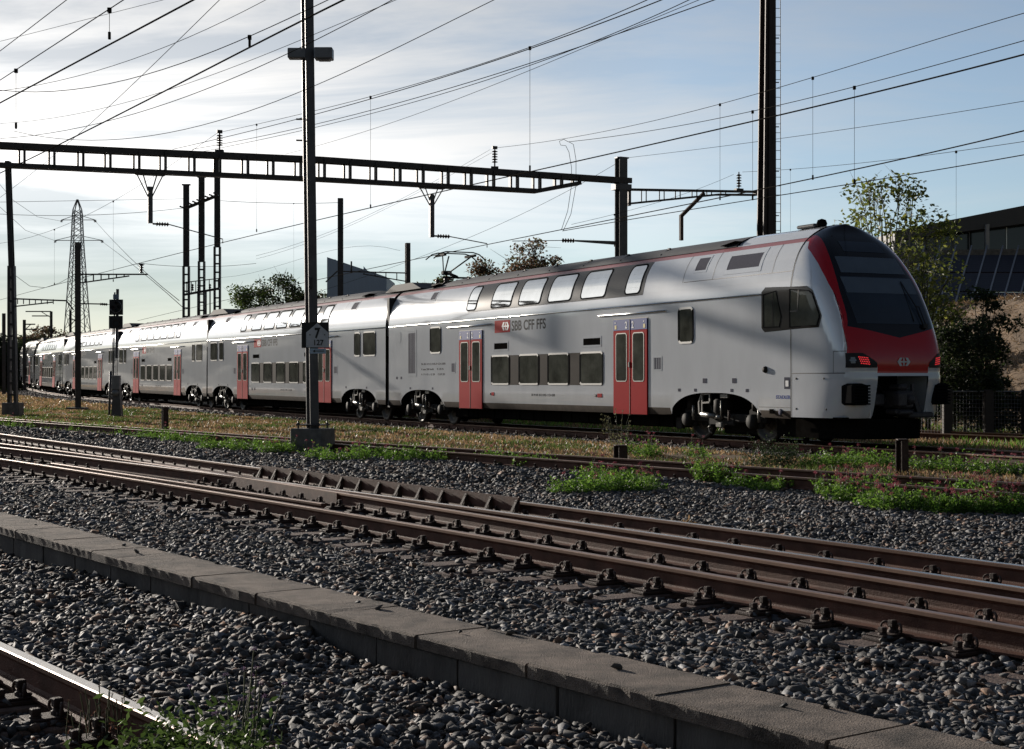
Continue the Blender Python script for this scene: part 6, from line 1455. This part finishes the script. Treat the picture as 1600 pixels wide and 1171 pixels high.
make_tree('bush', gp(1556, 42.5), 1.9, 1.5, 'leafy bush with loose shoots in front of the dry bank', GREEN + DARKG, 3200, .10, 'bush', 2, z_crown=.15, clumps=18, seed=18)
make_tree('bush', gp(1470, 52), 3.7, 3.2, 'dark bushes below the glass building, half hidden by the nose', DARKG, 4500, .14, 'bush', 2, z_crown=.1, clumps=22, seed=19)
make_tree('bush', gp(1440, 74), 6.6, 5.5, 'hedge-like bush growing on the parapet of the glass building', GREEN, 5000, .2, 'bush', 2, z_crown=.5, clumps=26, seed=20)
for i, (x, Y, h, w, c, lb, n) in enumerate(((396, 118, 8.5, 5.2, GREEN, 'dark green tree left of the sign mast, nearest the latticed masts', 6500), (440, 120, 9.2, 6.0, DARKG + GREEN[:1], 'dark green tree just left of the sign mast', 7500), (482, 122, 8.0, 5.5, DARKG + AUT[:1], 'tree behind the sign mast, autumn tinted', 6000), (502, 119, 7.7, 3.2, AUT + GREEN, 'small autumn tree between the sign mast and the hall', 3500),
        (664, 112, 8.2, 4.2, AUT + GREEN[:1], 'autumn tree above the car joint, left of the pantograph', 4000), (700, 110, 8.6, 3.8, GREEN + AUT[:1], 'greenish tree behind the pantograph', 4000), (762, 108, 9.6, 4.6, AUT, 'brownish tree right of the pantograph', 5200), (815, 106, 10.9, 6.4, AUT, 'large thin brown tree above the middle of the train roof', 8500), (850, 104, 9.9, 4.6, AUT, 'thin brown tree at the right end of the roof-line group', 7000))):
    make_tree('tree', gp(x, Y), h, w, lb, c, n, .22, seed=30 + i, z_crown=.35, clumps=34, grp='trees behind the train')
for i, (x, Y, h, w) in enumerate(((6, 175, 5.6, 9), (26, 180, 5.4, 8), (46, 200, 6.6, 7), (70, 205, 8.2, 6), (-18, 175, 5.8, 9))):
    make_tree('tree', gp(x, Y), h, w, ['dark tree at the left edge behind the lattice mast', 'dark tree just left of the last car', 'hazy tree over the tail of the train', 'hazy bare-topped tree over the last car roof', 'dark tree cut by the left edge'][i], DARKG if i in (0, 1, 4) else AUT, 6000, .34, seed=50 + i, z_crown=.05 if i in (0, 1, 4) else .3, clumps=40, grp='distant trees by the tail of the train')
# wooded ridge to the left of the picture (it is what the lower half of the train reflects)
hb = MB(); rows = []
for i in range(9):
    v = i / 8; row = []
    for j in range(150):
        az = R(-19.5 - j * .72); el = float(np.interp(math.degrees(-az), [19.5, 24, 38, 48, 60, 90, 127], [1.2, 1.8, 3.0, 4.5, 6.0, 7, 7])) * (1 + .30 * (float(vnoise(math.degrees(az) * 1.0, 0, 1.3, 91)) - .5) + .14 * (float(vnoise(math.degrees(az), 3, .4, 92)) - .5))
        D = 150 + 70 * v; row.append((math.sin(az) * D, math.cos(az) * D, -1 + v * (D * math.tan(R(el)) + 1) + (0 if i in (0, 8) else rnd.uniform(-1, 1))))
    rows.append(row)
hb.grid(rows, 0, False); o = hb.build('hills', [mat('wooded_ridge', (.06, .07, .035), .95, 0, .5, .12, spec=.1)]); tag(o, kind='structure')
# distant wood closing the horizon
cs = []
for k in range(60000):
    a = rng.uniform(-.42, .42); Y = rng.uniform(215, 262); x = a * Y * 1.05; hh = 4.2 + 2.2 * float(vnoise(x, 0, 9, 77)); cs.append((x, Y, abs(rng.normal(0, .5)) * hh if rng.random() < .2 else rng.random() * hh))
P, F, Cc = leaves(np.array(cs), .8, DARKG + AUT[:1]); o = np_mesh('wood', P, F, Cc, M['leaf'], None, 4); tag(o, 'distant belt of dark trees on the horizon', kind='stuff')
# fence in front of the bushes on the right
fe = empty('fence', gp(1440, 41.5)); tag(fe, 'dark mesh fence with posts under the bushes at the right edge', 'fence')
mb = MB(); q = 41.5 / FPX
for k in range(46): x = -30 + k * 5; mb.tube([(x * q, 0, .05), (x * q + .001, 0, 1.25)], .004, 4, 0, False)
for k in range(12): mb.tube([(-30 * q, 0, .1 + k * .105), (200 * q, 0, .1 + k * .105)], .004, 4, 0, False)
mb.tube([(-30 * q, 0, 1.27), (200 * q, 0, 1.27)], .02, 6, 0, False); mb.build('wire_mesh', [M['galv']], fe)
for x in (46, 110, 170): mb = MB(); mb.bbox((x * q - .22, -.12, -.2), (x * q + .02, .12, 1.32), .02); mb.build('fence_post', [mat('fence_post_wood', (.045, .036, .03), .8)], fe)

# flowering weeds: tufts of real leaves and pink heads
M['flower'] = vcol_mat('flower', .6, .2, .3)
LG = [(.12, .24, .03), (.15, .28, .04), (.08, .17, .025), (.19, .30, .06)]; PK = [(.42, .09, .13), (.36, .06, .10), (.45, .15, .18)]
def tuft_arrays(cx, cy, n, h, spread, cols, lsize):
    """leaf blades up many stems round (cx, cy)"""
    m = n; a = rng.uniform(0, 6.283, m); r = np.sqrt(rng.random(m)) * spread; x = cx + r * np.cos(a); y = cy + r * np.sin(a); hh = h * (1 - .55 * (r / spread) ** 1.5) * rng.uniform(.55, 1.1, m)
    per = 9; f = rng.random((m, per)); z = ground_z(x, y)[:, None] + f * hh[:, None]; lean = rng.normal(0, .16, (m, 2)); X = x[:, None] + lean[:, :1] * f * hh[:, None] * 2; Y = y[:, None] + lean[:, 1:] * f * hh[:, None] * 2
    c = np.stack([X, Y, z], -1).reshape(-1, 3); P, F, C_ = leaves(c, lsize, cols, droop=-.35, aspect=.38); tops = np.stack([x + lean[:, 0] * hh * 2, y + lean[:, 1] * hh * 2, ground_z(x, y) + hh], 1); base = np.stack([x, y, ground_z(x, y)], 1); return P, F, C_, tops, base
def flower_heads(tops, base, r, cols, lift=.17):
    out = []; st = []
    for t, b in zip(tops, base):
        t = t + np.array([rng.normal(0, .02), rng.normal(0, .02), rng.uniform(.4, 1) * lift]); m = rng.integers(26, 48); d = rng.normal(size=(m, 3)); d /= np.linalg.norm(d, axis=1)[:, None]; out.append(t + d * rng.random((m, 1)) ** .5 * r * np.array([1, 1, .8])); st.append((b, t))
    P, F, C_ = leaves(np.concatenate(out), r * .42, cols, aspect=.7); return P, F, C_, st
def plant(name, spots, label, nstem, h, spread, fl=.25, grp=None, lsize=.045, cols=LG, fcols=PK, fr=.032, cat='plant'):
    """spots in photo pixels on the ground"""
    Ps = []; Fs = []; Cs = []; nb = 0; T = []; Bs = []; h *= 1.45; lsize *= 1.25; nstem = int(nstem * 1.3)
    for x, y in spots:
        g = at(x, y, -.09); P, F, C_, tops, base = tuft_arrays(g.x, g.y, nstem, h * rng.uniform(.8, 1.15), spread * rng.uniform(.8, 1.2), cols, lsize); Ps.append(P); Fs.append(F + nb); Cs.append(C_); nb += len(P); k = rng.random(len(tops)) < fl * .8; T.append(tops[k]); Bs.append(base[k])
    c0 = at(spots[0][0], spots[0][1], -.09); root = empty(name, c0); tag(root, label, cat, grp); off = np.array(c0)
    np_mesh('foliage', np.concatenate(Ps) - off, np.concatenate(Fs), np.concatenate(Cs), M['leaf'], root, 4)
    T = np.concatenate(T); Bs = np.concatenate(Bs)
    if len(T):
        P, F, C_, st = flower_heads(T, Bs, fr, fcols); np_mesh('flowers', P - off, F, C_, M['flower'], root, 4); mb = MB()
        for b, t in st: mb.tube([Vector(b - off), Vector((b + t) / 2 - off) + Vector((rng.normal(0, .01), 0, 0)), Vector(t - off)], .0028, 4, 0, False)
        mb.build('stems', [mat('weed_stem', (.09, .10, .05), .7) if 'weed_stem' not in bpy.data.materials else bpy.data.materials['weed_stem']], root)
    return root
g = 'flowering weeds beside the siding'
def line(x0, x1, y0, y1, n): return [(x0 + (x1 - x0) * k / max(n - 1, 1) + rnd.uniform(-6, 6), y0 + (y1 - y0) * k / max(n - 1, 1) + rnd.uniform(-3, 3)) for k in range(n)]
plant('flowering_weed', line(885, 1010, 772, 768, 7) + line(930, 1000, 752, 754, 4), 'broad clump of pink-flowering weeds in front of the squat post', 40, .22, .26, .10, g)
plant('flowering_weed', line(1095, 1130, 754, 758, 3), 'upright green clump with pink heads right of the broad middle clump', 60, .30, .18, .06, g)
plant('flowering_weed', line(1150, 1225, 762, 765, 4), 'low bright green clump trailing right of the upright clump', 40, .15, .22, .09, g)
plant('flowering_weed', line(1300, 1400, 775, 795, 6) + [(1345, 770), (1370, 765)], 'large pink-flowering clump left of and below the tall stub post', 50, .24, .26, .20, g)
plant('flowering_weed', line(1420, 1500, 792, 800, 5) + [(1440, 780)], 'green clump with few flowers right of the tall stub post', 50, .22, .24, .07, g)
plant('flowering_weed', line(1520, 1600, 798, 800, 5) + [(1510, 778), (1545, 782)], 'pink-flowering clump at the right edge above the rails', 46, .24, .26, .14, g)
plant('flowering_weed', line(1265, 1390, 732, 728, 7), 'green strip of weeds between the siding and the train, left of the tall post', 40, .24, .28, .05, g)
plant('flowering_weed', line(1430, 1580, 736, 745, 7), 'weeds between the rails right of the tall stub post', 34, .26, .28, .12, g)
plant('weed', line(1185, 1235, 728, 730, 3), 'bushy grey-green weed under the front wheels', 60, .48, .30, .02, g, cols=[(.05, .075, .03), (.06, .09, .04)], lsize=.04)
plant('flowering_weed', line(985, 1020, 712, 716, 3) + [(1085, 715)], 'small pink-topped weeds behind the squat post', 40, .26, .25, .12, g)
plant('tall_grass', [(966, 708)], 'pale seed-headed grass sticking up behind the squat post', 16, .75, .16, 1.0, g, cols=[(.14, .14, .07)], fcols=[(.25, .24, .13)], fr=.03, lsize=.05)
plant('flowering_weed', line(760, 850, 724, 728, 5), 'green clump with pink heads left of the squat post', 42, .20, .28, .06, g)
plant('flowering_weed', line(575, 680, 716, 722, 6), 'bright green clump right of the concrete mast block', 46, .22, .30, .06, g)
plant('flowering_weed', line(500, 555, 716, 720, 3), 'weeds at the right corner of the concrete mast block', 46, .24, .30, .10, g)
plant('flowering_weed', line(335, 470, 700, 708, 8), 'long clump left of the concrete mast block', 44, .24, .34, .06, g)
plant('flowering_weed', line(150, 330, 676, 692, 11), 'green weeds round the foot of the left stub post', 44, .24, .42, .05, g)
plant('flowering_weed', line(4, 150, 664, 674, 9), 'green weed strip running to the left edge', 44, .22, .5, .04, g)
plant('nettle', [(240, 1240), (275, 1250), (310, 1256), (340, 1275)], 'leafy dark green plant growing over the bottom left rail', 170, .345, .15, .0, None, lsize=.034, cols=[(.05, .085, .02), (.07, .11, .03)])
plant('flowering_weed', [(352, 1215), (378, 1222)], 'loose plant with pale purple flower spikes beside the bottom left rail', 30, .30, .10, .35, None, lsize=.036, cols=[(.05, .085, .025)], fcols=[(.22, .14, .24)], fr=.013)
plant('dry_weed', [(180, 1160), (158, 1150), (110, 1165)], 'thin dried weed stalks by the bottom left rail', 12, .14, .08, .8, None, lsize=.016, cols=[(.10, .05, .035)], fcols=[(.11, .06, .04)], fr=.008)
plant('dry_weed', [(1075, 826)], 'small straw-coloured dead weed between the far rails', 6, .10, .05, .3, None, lsize=.05, cols=[(.30, .20, .11)], fcols=[(.3, .2, .12)], fr=.01)
# dry grass between siding and train, and beyond the train
def grass(name, y0, y1, n, cond, hlo, hhi, cols, wd_=.012):
    x, y = sample(y0, y1, n, .03); ok = cond(x, y); x, y = x[ok], y[ok]; m = len(x); z = ground_z(x, y); h = rng.uniform(hlo, hhi, m); a = rng.uniform(0, 6.283, m); d = np.stack([np.cos(a), np.sin(a)], 1); w = wd_ * (1 + y / 40); ln = rng.normal(0, .5, (m, 2)) * h[:, None]
    P = np.stack([np.stack([x - d[:, 0] * w, y - d[:, 1] * w, z], 1), np.stack([x + d[:, 0] * w, y + d[:, 1] * w, z], 1), np.stack([x + ln[:, 0], y + ln[:, 1], z + h], 1)], 1).reshape(-1, 3); F = np.arange(m * 3).reshape(m, 3)
    C_ = np.array(cols)[rng.integers(0, len(cols), m)] * rng.uniform(.6, 1.35, (m, 1)); o = np_mesh(name, P, F, np.repeat(C_, 3, 0), M['leaf']); tag(o, kind='stuff'); return o
DRY = [(.34, .22, .12), (.26, .16, .09), (.40, .28, .16), (.20, .14, .07), (.12, .13, .045)]
def midstrip(x, y): c = dCF(x, y); t = dTN(x, y); return (c > .25) & (t < -np.clip(1.2 + (y - 42) * .07, 1.2, 2.7)) & (vnoise(x, y, 2.0, 41) > .22)
grass('dry_grass', 22, 75, 120, midstrip, .03, .09, DRY)
grass('dry_grass', 75, 150, 30, lambda x, y: (dTN(x, y) < -2.9), .05, .18, DRY, .03)
grass('dry_grass', 30, 62, 120, lambda x, y: (dTN(x, y) > 3.0), .03, .12, DRY)
grass('green_weeds', 22, 75, 120, lambda x, y: (dCF(x, y) > -.9) & (dTN(x, y) < -np.clip(1.0 + (y - 42) * .07, 1.0, 2.7)) & (vnoise(x, y, 1.3, 43) > .62), .04, .14, [(.09, .14, .03), (.11, .15, .04), (.07, .11, .03)], .012)
grass('green_weeds', 34, 70, 60, lambda x, y: (dTN(x, y) > 2.4) & (vnoise(x, y, 1.3, 44) > .6), .05, .2, LG, .014)
def on_bank(x, y): return (x > 13.6) & (y > 44) & (y < 60)
x, y = sample(44, 60, 130, .08); ok = on_bank(x, y); x, y = x[ok], y[ok]; v = (y - 45) / 14; zb = -.3 + np.minimum(np.maximum(0, x - 13.9 - .9 * (1 - v) + .4 * np.sin(v * 5)) * 1.9 * (.45 + .55 * v), 4.6)
P, F, Cc = leaves(np.stack([x, y, zb], 1), .22, DRY[:4] + [(.10, .08, .05)], aspect=.10, droop=-.5); o = np_mesh('dry_grass', P, F, Cc * .7, M['leaf'], None, 4); tag(o, kind='stuff')
grass('straw', 5.5, 40, 1.2, lambda x, y: (dCF(x, y) < -.5) & ((dKF(x, y) < -.05) | (dKF(x, y) > .6)) & (dR0(x, y) > .4), .03, .06, [(.35, .27, .18), (.28, .2, .13)], .003)
